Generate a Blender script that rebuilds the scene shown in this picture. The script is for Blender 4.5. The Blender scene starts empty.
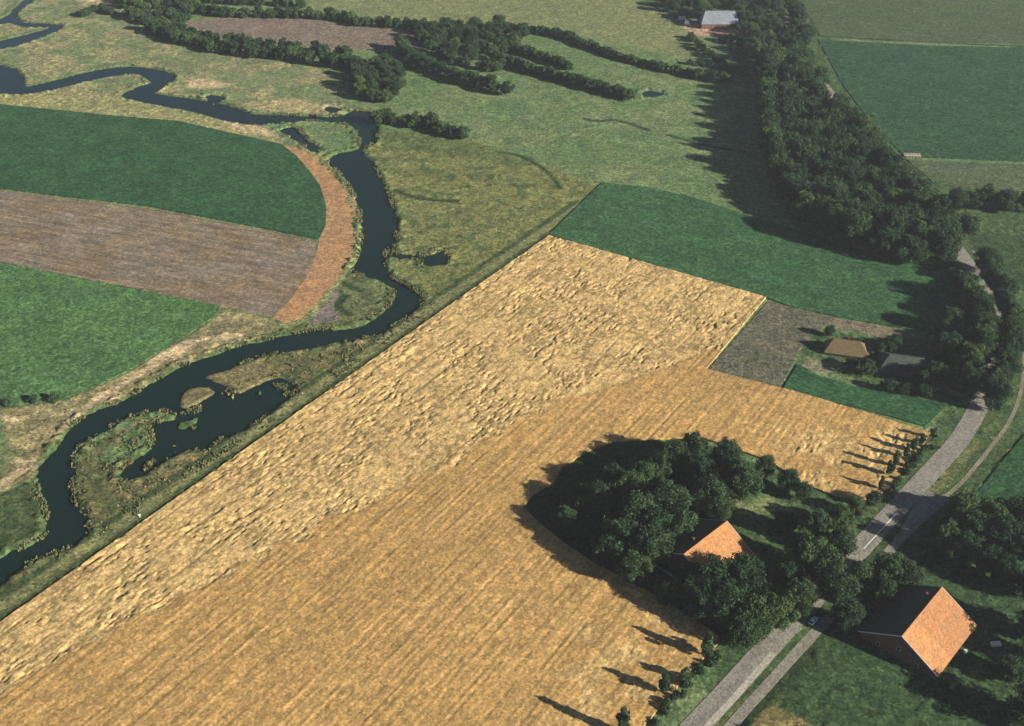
import bpy, bmesh, math, random
import numpy as np
from mathutils import Vector, Matrix, Quaternion

S = bpy.context.scene
C = S.collection
# ------------------------------------------------------------------ camera, sky, sun, exposure
CAM_H, PITCH, FPX = 278.0, math.radians(34.3), 1098.0
cam = bpy.data.cameras.new('camera'); cam_o = bpy.data.objects.new('camera', cam); C.objects.link(cam_o)
cam.sensor_width = 36; cam.lens = FPX / 1024 * 36
cam.clip_start = 1; cam.clip_end = 30000
cam_o.location = (0, 0, CAM_H); cam_o.rotation_euler = (math.pi / 2 - PITCH, 0, 0)
S.camera = cam_o
SUN_EL = math.radians(21.5)
SUN_H = Vector((0.888, -0.46, 0)).normalized()
SUN = Vector((SUN_H.x * math.cos(SUN_EL), SUN_H.y * math.cos(SUN_EL), math.sin(SUN_EL)))
w = bpy.data.worlds.new('World'); S.world = w; w.use_nodes = True
nt = w.node_tree; bg = nt.nodes['Background']
sky = nt.nodes.new('ShaderNodeTexSky'); sky.sky_type = 'NISHITA'; sky.sun_disc = False
sky.sun_elevation = SUN_EL; sky.sun_rotation = math.atan2(SUN_H.x, SUN_H.y)
sky.air_density = 0.35; sky.dust_density = 0.3; sky.ozone_density = 1.5
nt.links.new(sky.outputs[0], bg.inputs[0]); bg.inputs[1].default_value = 0.05
sl = bpy.data.lights.new('sun', 'SUN'); sl.energy = 5.0; sl.angle = math.radians(0.6); sl.color = (1.0, 0.91, 0.76)
so = bpy.data.objects.new('sun', sl); C.objects.link(so); so.rotation_euler = SUN.to_track_quat('Z', 'Y').to_euler()
so.location = (300, -200, 400)
S.view_settings.view_transform = 'Standard'; S.view_settings.look = 'None'
S.view_settings.gamma = 1; S.view_settings.exposure = 1.0
S.cycles.volume_bounces = 1; S.cycles.max_bounces = 5; S.cycles.diffuse_bounces = 2
S.cycles.transparent_max_bounces = 4

rng = np.random.default_rng(7)
rnd = random.Random(11)

# ------------------------------------------------------------------ survey: the flat land read off the aerial view
def G(x, y, z=0.0):
    u = (x - 512) / FPX; v = (363 - y) / FPX
    t = (CAM_H - z) / (math.sin(PITCH) - v * math.cos(PITCH))
    return (u * t, t * (math.cos(PITCH) + v * math.sin(PITCH)), z)
def GP(pts, z=0.0):
    return np.array([G(p[0], p[1], z)[:2] for p in pts])

# ------------------------------------------------------------------ numpy helpers
def _h(ix, iy, s):
    n = (ix.astype(np.int64) * 374761393 + iy.astype(np.int64) * 668265263 + s * 974634777) & 0xffffffff
    n = ((n ^ (n >> 13)) * 1274126177) & 0xffffffff
    return ((n ^ (n >> 16)) & 0xffff) / 65535.0
def vn(x, y, s=0):
    ix = np.floor(x); iy = np.floor(y); fx = x - ix; fy = y - iy
    fx = fx * fx * (3 - 2 * fx); fy = fy * fy * (3 - 2 * fy)
    a = _h(ix, iy, s); b = _h(ix + 1, iy, s); c = _h(ix, iy + 1, s); d = _h(ix + 1, iy + 1, s)
    return (a * (1 - fx) + b * fx) * (1 - fy) + (c * (1 - fx) + d * fx) * fy
def fbm(x, y, s=0, o=4, g=0.55):
    r = 0; a = 1; t = 0
    for i in range(o):
        r = r + a * vn(x * 2 ** i + 17.3 * i, y * 2 ** i - 9.1 * i, s + i); t += a; a *= g
    return r / t
def sstep(a, b, x):
    t = np.clip((x - a) / (b - a), 0, 1); return t * t * (3 - 2 * t)
def seg_dist(X, Y, P, closed=True):
    """squared distance to the outline and the nearest point on it"""
    best = np.full(X.shape, 1e18); bx = np.zeros(X.shape); by = np.zeros(X.shape)
    n = len(P); rngk = range(n) if closed else range(n - 1)
    for i in rngk:
        ax, ay = P[i]; cx, cy = P[(i + 1) % n]; dx = cx - ax; dy = cy - ay
        L = dx * dx + dy * dy + 1e-12
        t = np.clip(((X - ax) * dx + (Y - ay) * dy) / L, 0, 1)
        px = ax + t * dx; py = ay + t * dy; d = (X - px) ** 2 + (Y - py) ** 2
        m = d < best; best = np.where(m, d, best); bx = np.where(m, px, bx); by = np.where(m, py, by)
    return best, bx, by
def inside(X, Y, P):
    r = np.zeros(X.shape, bool); n = len(P)
    for i in range(n):
        ax, ay = P[i]; cx, cy = P[(i + 1) % n]
        m = (ay > Y) != (cy > Y)
        r ^= m & (X < (cx - ax) * (Y - ay) / (cy - ay + 1e-18) + ax)
    return r
def sdist(X, Y, P, margin=12.0):
    """signed distance (positive inside), only worked out near the polygon"""
    out = np.full(X.shape, -1e3)
    lo = P.min(0) - margin; hi = P.max(0) + margin
    m = (X > lo[0]) & (X < hi[0]) & (Y > lo[1]) & (Y < hi[1])
    x = X[m]; y = Y[m]
    if len(x) == 0: return out
    d = np.sqrt(seg_dist(x, y, P)[0]); out[m] = np.where(inside(x, y, P), d, -d)
    return out
def ldist(X, Y, P, margin=10.0):
    out = np.full(X.shape, 1e3)
    lo = P.min(0) - margin; hi = P.max(0) + margin
    m = (X > lo[0]) & (X < hi[0]) & (Y > lo[1]) & (Y < hi[1])
    if m.any(): out[m] = np.sqrt(seg_dist(X[m], Y[m], P, False)[0])
    return out
def smooth_line(P, n=6):
    P = [np.array(p, float) for p in P]; out = []
    for i in range(len(P) - 1):
        p0 = P[max(i - 1, 0)]; p1 = P[i]; p2 = P[i + 1]; p3 = P[min(i + 2, len(P) - 1)]
        for k in range(n):
            t = k / n
            out.append(0.5 * ((2 * p1) + (-p0 + p2) * t + (2 * p0 - 5 * p1 + 4 * p2 - p3) * t * t + (-p0 + 3 * p1 - 3 * p2 + p3) * t ** 3))
    out.append(P[-1]); return np.array(out)
def smooth_poly(P, n=3):
    P = [np.array(p, float) for p in P]; N = len(P); out = []
    for i in range(N):
        p0 = P[i - 1]; p1 = P[i]; p2 = P[(i + 1) % N]; p3 = P[(i + 2) % N]
        for k in range(n):
            t = k / n
            out.append(0.5 * ((2 * p1) + (-p0 + p2) * t + (2 * p0 - 5 * p1 + 4 * p2 - p3) * t * t + (-p0 + 3 * p1 - 3 * p2 + p3) * t ** 3))
    return np.array(out)

# ------------------------------------------------------------------ object helpers
def mesh_np(name, V, F, mat=None, smooth=False, col=None, colname='cover', parent=None):
    """V (n,3), F (m,4) or (m,3)"""
    me = bpy.data.meshes.new(name); V = np.asarray(V, np.float32); F = np.asarray(F, np.int32)
    k = F.shape[1]
    me.vertices.add(len(V)); me.vertices.foreach_set('co', V.ravel())
    me.loops.add(F.size); me.loops.foreach_set('vertex_index', F.ravel())
    me.polygons.add(len(F)); me.polygons.foreach_set('loop_start', np.arange(0, F.size, k, dtype=np.int32))
    me.polygons.foreach_set('loop_total', np.full(len(F), k, np.int32))
    me.polygons.foreach_set('use_smooth', np.full(len(F), bool(smooth)))
    if col is not None:
        a = me.attributes.new(colname, 'FLOAT_COLOR', 'POINT')
        cc = np.ones((len(V), 4), np.float32); cc[:, :3] = col; a.data.foreach_set('color', cc.ravel())
    me.update(calc_edges=True); me.validate()
    o = bpy.data.objects.new(name, me); C.objects.link(o)
    if mat: me.materials.append(mat)
    if parent: o.parent = parent
    return o
def tag(o, label=None, cat=None, group=None, kind=None):
    if label: o['label'] = label
    if cat: o['category'] = cat
    if group: o['group'] = group
    if kind: o['kind'] = kind
    return o
def empty(name, loc, rz, label, cat, group=None):
    o = bpy.data.objects.new(name, None); C.objects.link(o); o.location = loc; o.rotation_euler = (0, 0, rz)
    o.empty_display_size = 0.5
    return tag(o, label, cat, group)
class MB:
    def __init__(s): s.v = []; s.f = []
    def add(s, V, F):
        n = len(s.v); s.v += [tuple(p) for p in V]; s.f += [tuple(n + i for i in q) for q in F]
    def box(s, x0, x1, y0, y1, z0, z1):
        s.add([(x0, y0, z0), (x1, y0, z0), (x1, y1, z0), (x0, y1, z0), (x0, y0, z1), (x1, y0, z1), (x1, y1, z1), (x0, y1, z1)],
              [(0, 3, 2, 1), (4, 5, 6, 7), (0, 1, 5, 4), (1, 2, 6, 5), (2, 3, 7, 6), (3, 0, 4, 7)])
    def prism(s, poly, z0, z1):
        n = len(poly)
        s.add([(p[0], p[1], z0) for p in poly] + [(p[0], p[1], z1) for p in poly],
              [tuple(range(n - 1, -1, -1)), tuple(range(n, 2 * n))] + [(i, (i + 1) % n, n + (i + 1) % n, n + i) for i in range(n)])
    def tube(s, pts, rad, n=7, cap=True):
        pts = [Vector(p) for p in pts]; rings = []
        for i, p in enumerate(pts):
            d = (pts[min(i + 1, len(pts) - 1)] - pts[max(i - 1, 0)]).normalized()
            a = d.orthogonal().normalized(); b = d.cross(a); r = rad[i] if hasattr(rad, '__len__') else rad
            rings.append([p + (a * math.cos(t) + b * math.sin(t)) * r for t in [2 * math.pi * k / n for k in range(n)]])
        V = [q for r in rings for q in r]; F = []
        for i in range(len(pts) - 1):
            for k in range(n):
                F.append((i * n + k, i * n + (k + 1) % n, (i + 1) * n + (k + 1) % n, (i + 1) * n + k))
        if cap: F.append(tuple(range(n))[::-1]); F.append(tuple((len(pts) - 1) * n + k for k in range(n)))
        s.add(V, F)
    def build(s, name, mat, parent=None, bevel=0, smooth=False):
        me = bpy.data.meshes.new(name); me.from_pydata(s.v, [], s.f); me.update()
        bm = bmesh.new(); bm.from_mesh(me); bmesh.ops.recalc_face_normals(bm, faces=bm.faces)
        if bevel: bmesh.ops.bevel(bm, geom=bm.edges[:], offset=bevel, segments=2, affect='EDGES', profile=0.6)
        bm.to_mesh(me); bm.free()
        if smooth: me.polygons.foreach_set('use_smooth', [True] * len(me.polygons))
        me.materials.append(mat)
        o = bpy.data.objects.new(name, me); C.objects.link(o)
        if parent: o.parent = parent
        return o

# ------------------------------------------------------------------ materials
def newmat(name, rough=0.9, spec=0.15):
    m = bpy.data.materials.new(name); m.use_nodes = True; b = m.node_tree.nodes['Principled BSDF']
    b.inputs['Roughness'].default_value = rough; b.inputs['Specular IOR Level'].default_value = spec
    return m, m.node_tree, b
def N(nt, t, **k):
    n = nt.nodes.new(t)
    for a, v in k.items(): setattr(n, a, v)
    return n
def noise(nt, scale, detail=4, rough=0.6, vec=None, stretch=None, rot=0):
    n = N(nt, 'ShaderNodeTexNoise'); n.inputs['Scale'].default_value = scale; n.inputs['Detail'].default_value = detail
    n.inputs['Roughness'].default_value = rough
    if vec is None:
        tc = N(nt, 'ShaderNodeTexCoord'); vec = tc.outputs['Object']
    if stretch or rot:
        mp = N(nt, 'ShaderNodeMapping'); mp.vector_type = 'POINT'
        r1 = N(nt, 'ShaderNodeVectorRotate'); r1.rotation_type = 'Z_AXIS'; r1.inputs['Angle'].default_value = -rot
        nt.links.new(vec, r1.inputs['Vector']); nt.links.new(r1.outputs[0], mp.inputs[0])
        mp.inputs['Scale'].default_value = stretch or (1, 1, 1); vec = mp.outputs[0]
    nt.links.new(vec, n.inputs['Vector']); return n.outputs[0]
def ramp(nt, fac, stops):
    r = N(nt, 'ShaderNodeValToRGB'); e = r.color_ramp.elements
    while len(e) < len(stops): e.new(0.5)
    for el, (p, c) in zip(e, stops):
        el.position = p; el.color = (c[0], c[1], c[2], 1) if hasattr(c, '__len__') else (c, c, c, 1)
    nt.links.new(fac, r.inputs[0]); return r.outputs[0]
def mix(nt, a, b, fac=0.5, mode='MIX'):
    m = N(nt, 'ShaderNodeMix'); m.data_type = 'RGBA'; m.blend_type = mode
    for sock, v in ((m.inputs[0], fac), (m.inputs[6], a), (m.inputs[7], b)):
        if isinstance(v, bpy.types.NodeSocket): nt.links.new(v, sock)
        elif hasattr(v, '__len__'): sock.default_value = (v[0], v[1], v[2], 1)
        else: sock.default_value = v
    return m.outputs[2]
def bump(nt, b, h, strength=0.5, dist=0.3):
    n = N(nt, 'ShaderNodeBump'); n.inputs['Strength'].default_value = strength; n.inputs['Distance'].default_value = dist
    nt.links.new(h, n.inputs['Height']); nt.links.new(n.outputs[0], b.inputs['Normal'])

def ground_mat(name, col=None, attr=False, rot=0.0, big=0.25, fine=0.45, rows=0.0, row_scale=1.0, bstr=0.6, col2=None, rough=0.95, grain=.42, grain_sc=None):
    m, nt, b = newmat(name, rough, 0.1)
    if attr:
        a = N(nt, 'ShaderNodeAttribute', attribute_name='cover'); base = a.outputs['Color']
    else: base = col
    if col2 is not None:
        f = ramp(nt, noise(nt, 0.035, 5, 0.65), [(0.38, 0), (0.62, 1)]); base = mix(nt, base, col2, f)
    n1 = ramp(nt, noise(nt, 0.06, 5, 0.6), [(0.3, 1 - big), (0.7, 1 + big * 0.8)])
    n2o = noise(nt, 1.1, 6, 0.8)
    n2 = ramp(nt, n2o, [(0.36, 1 - fine), (0.64, 1 + fine)])
    c = mix(nt, base, n1, 1, 'MULTIPLY'); c = mix(nt, c, n2, 1, 'MULTIPLY')
    if rows:
        n3 = ramp(nt, noise(nt, 1.0, 3, 0.7, stretch=(0.035, row_scale, 1), rot=rot), [(0.3, 1 - rows), (0.7, 1 + rows)])
        c = mix(nt, c, n3, 1, 'MULTIPLY')
    for sc_, am_ in ((1.0 if grain_sc is None else grain_sc, grain), (.42, grain * .55)):
        vo = N(nt, 'ShaderNodeTexVoronoi'); vo.inputs['Scale'].default_value = sc_; tc = N(nt, 'ShaderNodeTexCoord'); nt.links.new(tc.outputs['Object'], vo.inputs['Vector'])
        sp = N(nt, 'ShaderNodeSeparateColor'); nt.links.new(vo.outputs['Color'], sp.inputs[0])
        g1 = ramp(nt, sp.outputs[0], [(0, (1 - am_, 1 - am_ * .9, 1 - am_ * .8)), (.55, (1, 1, 1)), (1, (1 + am_ * 1.25, 1 + am_ * 1.1, 1 + am_))])
        c = mix(nt, c, g1, 1, 'MULTIPLY')
    nt.links.new(c, b.inputs['Base Color'])
    bump(nt, b, n2o, bstr, 0.6)
    return m
def plain(name, c, rough=0.6, spec=0.4, var=0.15, sc=2.0, metal=0):
    m, nt, b = newmat(name, rough, spec); b.inputs['Metallic'].default_value = metal
    n = ramp(nt, noise(nt, sc, 5, 0.65), [(0.3, 1 - var), (0.7, 1 + var)])
    nt.links.new(mix(nt, c, n, 1, 'MULTIPLY'), b.inputs['Base Color']); return m

ROW = math.atan2(276, 190)          # rows of the big wheat field
MEADOW = (.118, .185, .080)
# ------------------------------------------------------------------ outlines (aerial coordinates)
RIVER = [(-40,590),(0,558),(27,546),(43,536),(47,524),(45,510),(38,490),(40,466),(57,446),(70,428),(90,413),(125,399),(155,381),(182,366),(213,355),(238,346),(256,342),(306,331),(340,329),(362,325),(383,311),(392,302),(394,292),(384,282),(365,276),(352,270),(357,260),(362,242),(361,220),(356,197),(350,185),(341,174),(328,161),(339,153),(356,149),(360,138),(353,126),(340,123),(311,120),(281,123),(250,124),(222,119),(195,112),(150,103),(122,96),(134,88),(146,84),(158,82),(164,86),(156,91),(158,94),(190,98),(220,103),(242,110),(256,114),(293,115),(326,116),(341,115),(356,110),(374,113),(377,130),(375,142),(361,150),(374,165),(382,181),(394,208),(396,235),(392,253),(385,267),(393,278),(416,290),(422,298),(411,312),(381,332),(356,339),(319,346),(281,352),(256,357),(240,364),(225,373),(240,380),(256,380),(276,376),(292,383),(297,390),(281,403),(256,423),(225,437),(205,449),(185,450),(160,463),(135,477),(124,479),(122,470),(134,459),(150,449),(152,437),(150,424),(176,418),(160,410),(125,418),(105,431),(80,443),(73,474),(73,494),(84,517),(85,532),(68,547),(25,564),(0,584),(-40,612)]
LOOP = [(-60,96),(-30,92),(0,93),(22,94),(50,90),(95,79),(125,74),(140,74),(150,81),(158,84),(166,84),(174,80),(172,73),(152,68),(130,66),(100,69),(70,76),(50,81),(25,86),(23,78),(17,70),(6,66),(-10,64),(-60,66)]
UPPER = [(-60,22),(0,18),(12,10),(24,0),(38,-14),(60,-30),(76,-30),(50,-12),(34,0),(22,8),(15,15),(24,22),(45,23),(60,24),(61,28),(38,38),(14,46),(-20,52),(-60,56),(-60,48),(-10,42),(22,35),(50,27),(25,27),(8,22),(-10,27),(-60,34)]
PONDS = [[(388,250),(400,253),(423,256),(443,250),(447,256),(444,263),(426,265),(418,259),(392,257)],
         [(279,130),(297,127),(306,139),(322,149),(312,151),(297,141)], [(642,92),(650,90),(664,93),(655,96),(645,96)],
         [(205,97),(214,94),(224,98),(215,102)], [(331,113),(325,109),(330,106),(345,110)]]
DITCH = [([(396,191),(415,197),(440,200),(455,201)], 1.6), ([(585,119),(600,121),(617,120),(648,130)], 1.3), ([(668,135),(690,141),(705,145),(745,152)], 1.3),
         ([(345,296),(338,303),(341,310),(350,314)], 1.6), ([(343,283),(353,288),(362,290)], 1.2), ([(500,152),(520,156),(545,170),(560,188)], 1.0),
         ([(903,163),(915,180),(940,200),(955,215)], 2.0), ([(805,34),(850,38),(930,42),(1040,47)], 1.2), ([(975,262),(1000,300),(1016,330)],1.5),
         ([(744,722),(772,690),(800,660),(812,646)], 1.6), ([(744,722),(700,775)],1.6)]
# wheat's long edge towards the river, straight
WA, WB = np.array(G(-70, 673)[:2]), np.array(G(549, 236)[:2])
wd = (WB - WA) / np.linalg.norm(WB - WA); wn = np.array([-wd[1], wd[0]])
WHEAT = [(549,236),(640,262),(766,298),(706,370),(800,394),(880,418),(930,434),(922,447),(908,463),(897,480),(886,492),(866,500),(838,498),(800,484),(770,462),(700,438),(655,440),(612,443),(586,453),(563,468),(553,484),(533,496),(523,508),(537,522),(561,542),(592,563),(622,579),(646,592),(668,604),(700,624),(722,640),(708,655),(690,672),(668,700),(648,722),(590,790),(-60,790),(-70,673)]
FIELDS = {
 'left_green': [(-120,92),(0,105),(100,115),(180,122),(282,145),(297,157),(310,172),(320,186),(326,205),(326,225),(319,240),(240,224),(150,207),(0,189),(-120,170)],
 'brown': [(-120,172),(0,191),(150,209),(240,226),(316,241),(316,256),(305,280),(290,300),(272,318),(217,305),(100,282),(0,262),(-120,240)],
 'headland': [(282,145),(303,150),(322,160),(338,172),(350,188),(357,208),(357,235),(352,256),(340,278),(320,301),(300,319),(285,323),(272,318),(290,300),(305,280),(316,256),(319,240),(326,225),(326,205),(320,186),(310,172),(297,157)],
 'bright': [(-120,241),(0,263),(100,283),(217,306),(213,318),(180,340),(130,370),(90,390),(60,400),(30,404),(0,407),(-120,418)],
 'potato': [(602,183),(650,188),(700,200),(735,212),(768,222),(815,236),(860,250),(905,258),(942,264),(962,288),(968,305),(965,340),(925,333),(893,327),(840,318),(790,307),(766,298),(640,262),(549,235)],
 'fallow': [(768,302),(800,309),(836,318),(812,336),(798,352),(780,388),(742,379),(708,370)],
 'track_bare': [(800,309),(840,319),(893,328),(920,334),(905,341),(880,338),(850,330),(818,326),(808,322)],
 'strip_green': [(798,364),(783,389),(830,402),(880,414),(925,427),(948,405),(905,396),(850,386),(815,375)],
 'right_maize': [(818,40),(930,46),(1100,50),(1100,166),(1024,162),(905,157),(870,122),(842,84)],
 'right_top': [(790,-60),(800,0),(808,14),(820,36),(930,42),(1100,46),(1100,-60)],
 'right_olive': [(907,160),(1024,165),(1100,168),(1100,198),(1024,192),(965,186),(935,184)],
 'right_dark': [(1100,400),(1024,436),(1002,462),(978,492),(962,506),(1000,515),(1100,560)],
 'top_brown': [(180,22),(240,17),(300,17),(360,24),(440,36),(420,48),(330,50),(250,40),(190,32)],
}
# ------------------------------------------------------------------ the land: one sheet to the horizon, river and ditches cut into it
def axis(parts):
    out = []
    for a, b, s in parts: out += list(np.arange(a, b, s))
    out.append(parts[-1][1]); return np.array(out, float)
xs = axis([(-9000,-2000,700),(-2000,-700,60),(-700,-480,6),(-480,480,1.2),(480,700,6),(700,2000,60),(2000,9000,700)])
ys = axis([(-6000,-1000,500),(-1000,0,80),(0,180,9),(180,520,0.9),(520,760,1.2),(760,1010,1.6),(1010,1300,10),(1300,3000,80),(3000,14000,700)])
XX, YY = np.meshgrid(xs, ys); X = XX.ravel(); Y = YY.ravel()
n_big = fbm(X / 60, Y / 60, 3); n_mid = fbm(X / 9, Y / 9, 5); n_fin = fbm(X / 2.2, Y / 2.2, 8, 3); n_tuft = vn(X / 1.5, Y / 1.5, 9)
col = np.tile(np.array(MEADOW), (len(X), 1))
Z = (n_mid - 0.5) * 0.10
def paint(P, c, soft=2.0, wob=3.0, amt=1.0, patch=None):
    global col
    sd = sdist(X, Y, P, 14) + (n_mid - 0.5) * 2 * wob + (n_fin - 0.5) * wob
    wgt = sstep(-soft, soft, sd) * amt
    if patch is not None: wgt = wgt * sstep(patch[0], patch[1], fbm(X / patch[2], Y / patch[2], int(patch[2] * 7) + 31))
    col = col * (1 - wgt[:, None]) + np.array(c) * wgt[:, None]
def stroke(P, c, wd_, soft=0.7, amt=1.0, depth=0.0, brk=None):
    global col, Z
    d = ldist(X, Y, P) + (n_fin - 0.5) * wd_ * 0.8
    wgt = (1 - sstep(wd_, wd_ + soft, d)) * amt
    if brk is not None: wgt = wgt * sstep(brk - .05, brk + .05, fbm(X / 5, Y / 5, 77))
    col = col * (1 - wgt[:, None]) + np.array(c) * wgt[:, None]
    if depth: Z = np.where(wgt > 0, Z - depth * wgt, Z)
OLIVE = (.155,.205,.095); DRY = (.33,.29,.15); SAND = (.52,.41,.25); REED = (.105,.125,.055); DARKG = (.045,.095,.035); OCHRE = (.24,.19,.085); LUSH = (.09,.17,.06)
DUN = (.17,.16,.08)
# soft patchwork of the pasture
paint(np.array([(-900,150),(900,150),(900,1500),(-900,1500)]), OLIVE, patch=(.42,.62,35))
paint(np.array([(-900,150),(900,150),(900,1500),(-900,1500)]), LUSH, patch=(.5,.7,14), amt=.45)
paint(GP([(300,-40),(700,-40),(690,60),(560,30),(440,25),(300,10)]), (.19,.21,.095), 8, 6, .8)
paint(GP([(-120,-40),(120,-40),(190,30),(300,62),(345,80),(350,118),(250,112),(190,98),(160,100),(250,123),(290,145),(180,124),(0,106),(-120,96)]), OLIVE, 4, 4)
paint(GP([(-120,-40),(120,-40),(190,30),(300,62),(345,80),(350,118),(250,112),(160,100),(290,145),(0,106),(-120,96)]), DRY, 4, 4, .6, (.45,.62,16))
paint(GP([(-120,-40),(120,-40),(190,30),(300,62),(345,80),(350,118),(250,112),(160,100),(290,145),(0,106),(-120,96)]), (.22,.19,.13), 4, 4, .35, (.55,.66,9))
paint(GP([(-120,97),(0,95),(70,92),(130,98),(200,112),(262,126),(285,144),(200,127),(100,114),(0,104),(-120,92)]), (.27,.27,.12), 2, 1.5, .9)
paint(GP([(215,120),(262,126),(283,139),(240,131)]), SAND, 3, 3, .7)
paint(GP([(182,80),(205,79),(235,84),(210,89),(190,87)]), SAND, 3, 4, .8)
paint(GP([(240,103),(290,98),(340,106),(345,113),(300,111),(260,112)]), DRY, 3, 3, .9)
paint(GP([(95,-30),(118,-12),(115,3),(80,2),(60,-10)]), SAND, 3, 3, .9)
paint(GP([(150,0),(168,-12),(178,0),(168,7),(157,8)]), SAND, 3, 3, .9)
# marsh east of the river bend
paint(GP([(378,130),(470,140),(540,165),(600,184),(548,236),(500,270),(440,305),(424,300),(418,285),(396,270),(398,210),(382,170),(365,150)]), (.16,.175,.065), 3, 4)
paint(GP([(380,135),(540,165),(600,184),(548,236),(440,305),(396,270),(398,210),(365,150)]), (.22,.24,.09), 3, 4, .4, (.52,.64,8))
paint(GP([(380,135),(540,165),(600,184),(548,236),(440,305),(396,270),(398,210),(365,150)]), (.07,.11,.045), 3, 4, .8, (.56,.66,6))
paint(GP([(378,130),(450,138),(540,160),(520,170),(440,152),(380,150)]), (.085,.13,.05), 3, 3, .7)
# rough ground between river and wheat, and the peninsulas
paint(GP([(545,238),(424,300),(411,314),(381,334),(256,358),(225,370),(297,392),(256,424),(185,452),(125,480),(70,440),(70,520),(85,535),(60,550),(0,585),(-70,625),(-70,670)]), (.12,.125,.055), 2.5, 3)
paint(GP([(520,250),(424,300),(256,358),(297,392),(256,424),(125,480),(150,420),(75,440),(70,520),(85,535),(0,590),(-70,670)]), (.21,.175,.085), 2, 2, .8, (.48,.62,7))
paint(GP([(520,250),(424,300),(256,358),(297,392),(256,424),(125,480),(150,420),(75,440),(70,520),(85,535),(0,590),(-70,670)]), (.06,.095,.04), 2, 2, .7, (.56,.66,5))
paint(GP([(300,322),(340,282),(352,274),(385,286),(394,296),(378,312),(356,326),(306,330),(240,345),(200,356),(215,335),(270,330)]), (.125,.15,.065), 2, 2)
paint(GP([(340,285),(336,300),(338,320),(310,326),(316,308),(326,292)]), (.20,.17,.15), 1.5, 1.5, .9)
# west bank
paint(GP([(-120,420),(0,408),(60,402),(130,371),(215,318),(222,308),(290,325),(240,344),(185,364),(155,379),(125,397),(88,412),(57,444),(36,478),(0,494),(-120,540)]), (.21,.195,.095), 2, 2.5)
paint(GP([(-120,420),(0,408),(60,402),(130,371),(215,318),(225,310),(290,328),(185,364),(125,397),(57,444),(36,478),(0,494),(-120,540)]), DRY, 2, 2.5, .9, (.46,.58,7))
for ln, ww in (([(60,432),(80,412),(110,392),(140,374),(165,358),(190,344)],1.3), ([(150,362),(180,345),(210,338),(240,335)],1.0), ([(-40,420),(0,417),(16,420)],1.0), ([(100,396),(108,401),(116,399)],1.6), ([(0,485),(20,472),(34,460)],1.2), ([(0,455),(20,462),(36,470)],.9), ([(165,356),(177,352),(187,348)],1.8)):
    stroke(smooth_line(GP(ln)), SAND, ww, 1.6, .85)
paint(GP([(-120,420),(-120,520),(0,470),(14,452),(8,430),(0,418)]), LUSH, 3, 3, .8)
paint(GP([(-120,540),(0,494),(36,480),(44,512),(40,532),(20,545),(0,554),(-120,600)]), (.085,.12,.05), 1.5, 2)
paint(GP([(-120,540),(0,494),(36,480),(44,512),(40,532),(20,545),(0,554),(-120,600)]), (.04,.07,.03), 1.5, 2, .8, (.5,.6,5))
# river margins: lush rim, then reeds
for P in (smooth_poly(GP(RIVER)), GP(LOOP), GP(UPPER)):
    d = np.abs(sdist(X, Y, P, 8)); wgt = (1 - sstep(1.0, 3.2, d + (n_fin - .5) * 2)) * .75
    col = col * (1 - wgt[:, None]) + np.array((.07, .12, .04)) * wgt[:, None]
stroke(smooth_line(GP([(296,147),(325,158),(345,175),(355,195),(361,220),(360,240),(352,262),(335,286),(318,306),(300,322),(276,326)])), (.22,.25,.10), 1.2, 1.2, .9)
# grass track with its two dark edges along the wheat
for off, ww, c, a in ((2.0,1.6,(.05,.085,.03),.9), (4.8,1.2,(.17,.19,.085),.9), (7.6,1.0,(.19,.20,.09),.8), (10.2,1.3,(.045,.075,.03),.85)):
    stroke(np.array([WA + wn * off - wd * 30, WB + wn * off + wd * 45]), c, ww, 1.0, a)
stroke(smooth_line(GP([(545,147),(562,138),(583,128),(600,124)])), (.08,.12,.05), .6, .8, .7)
stroke(GP([(705,370),(800,395),(880,419),(930,436)]) + wn * 1.5, (.08,.085,.05), 1.0, 1.2, .9)
# farm land along the road, gardens
SHADED_YARD = [(722,640),(668,604),(646,592),(622,579),(592,563),(561,542),(537,522),(523,508),(533,496),(553,484),(563,468),(586,453),(612,443),(655,440),(700,438)]  # yard outline stretched to follow the grove's cast shadow
paint(GP([(690,770)] + SHADED_YARD + [(800,484),(866,500),(897,480),(930,434),(948,405),(798,364),(812,330),(880,338),(965,340),(968,300),(942,262),(850,240),(790,190),(765,100),(720,40),(640,0),(660,-40),(780,-40),(835,42),(905,157),(965,186),(1120,200),(1120,900),(690,900)]), (.062,.108,.044), 2, 1)
paint(GP([(690,770),(722,640),(930,434),(965,340),(1120,200),(1120,900),(690,900)]), (.075,.112,.042), 3, 3, .7, (.5,.62,10))
paint(GP(SHADED_YARD + [(740,470),(735,560)]), (.030,.055,.024), 1, 1)  # near-black grass: the grove's shadow deepened in the ground colour
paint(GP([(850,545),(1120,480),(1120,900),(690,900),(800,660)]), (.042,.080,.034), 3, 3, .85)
paint(GP([(700,740),(745,700),(775,706),(830,735),(800,800)]), (.20,.17,.07), 2, 1.5)
paint(GP([(965,235),(1120,232),(1120,300),(1015,290),(975,258)]), (.045,.080,.036), 2, 2)
paint(GP([(918,492),(930,484),(972,438),(985,444),(962,468),(940,492),(922,508)]), (.125,.145,.06), 1.2, 1)
paint(GP([(735,500),(770,496),(790,505),(760,518),(735,514)]), (.17,.21,.09), 2, 2)
paint(GP([(808,358),(846,362),(848,372),(820,374),(800,366)]), (.20,.20,.13), 1.5, 1.5)
paint(GP([(690,20),(760,22),(755,34),(700,36),(682,28)]), (.40,.27,.20), 2, 1.5)
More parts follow.
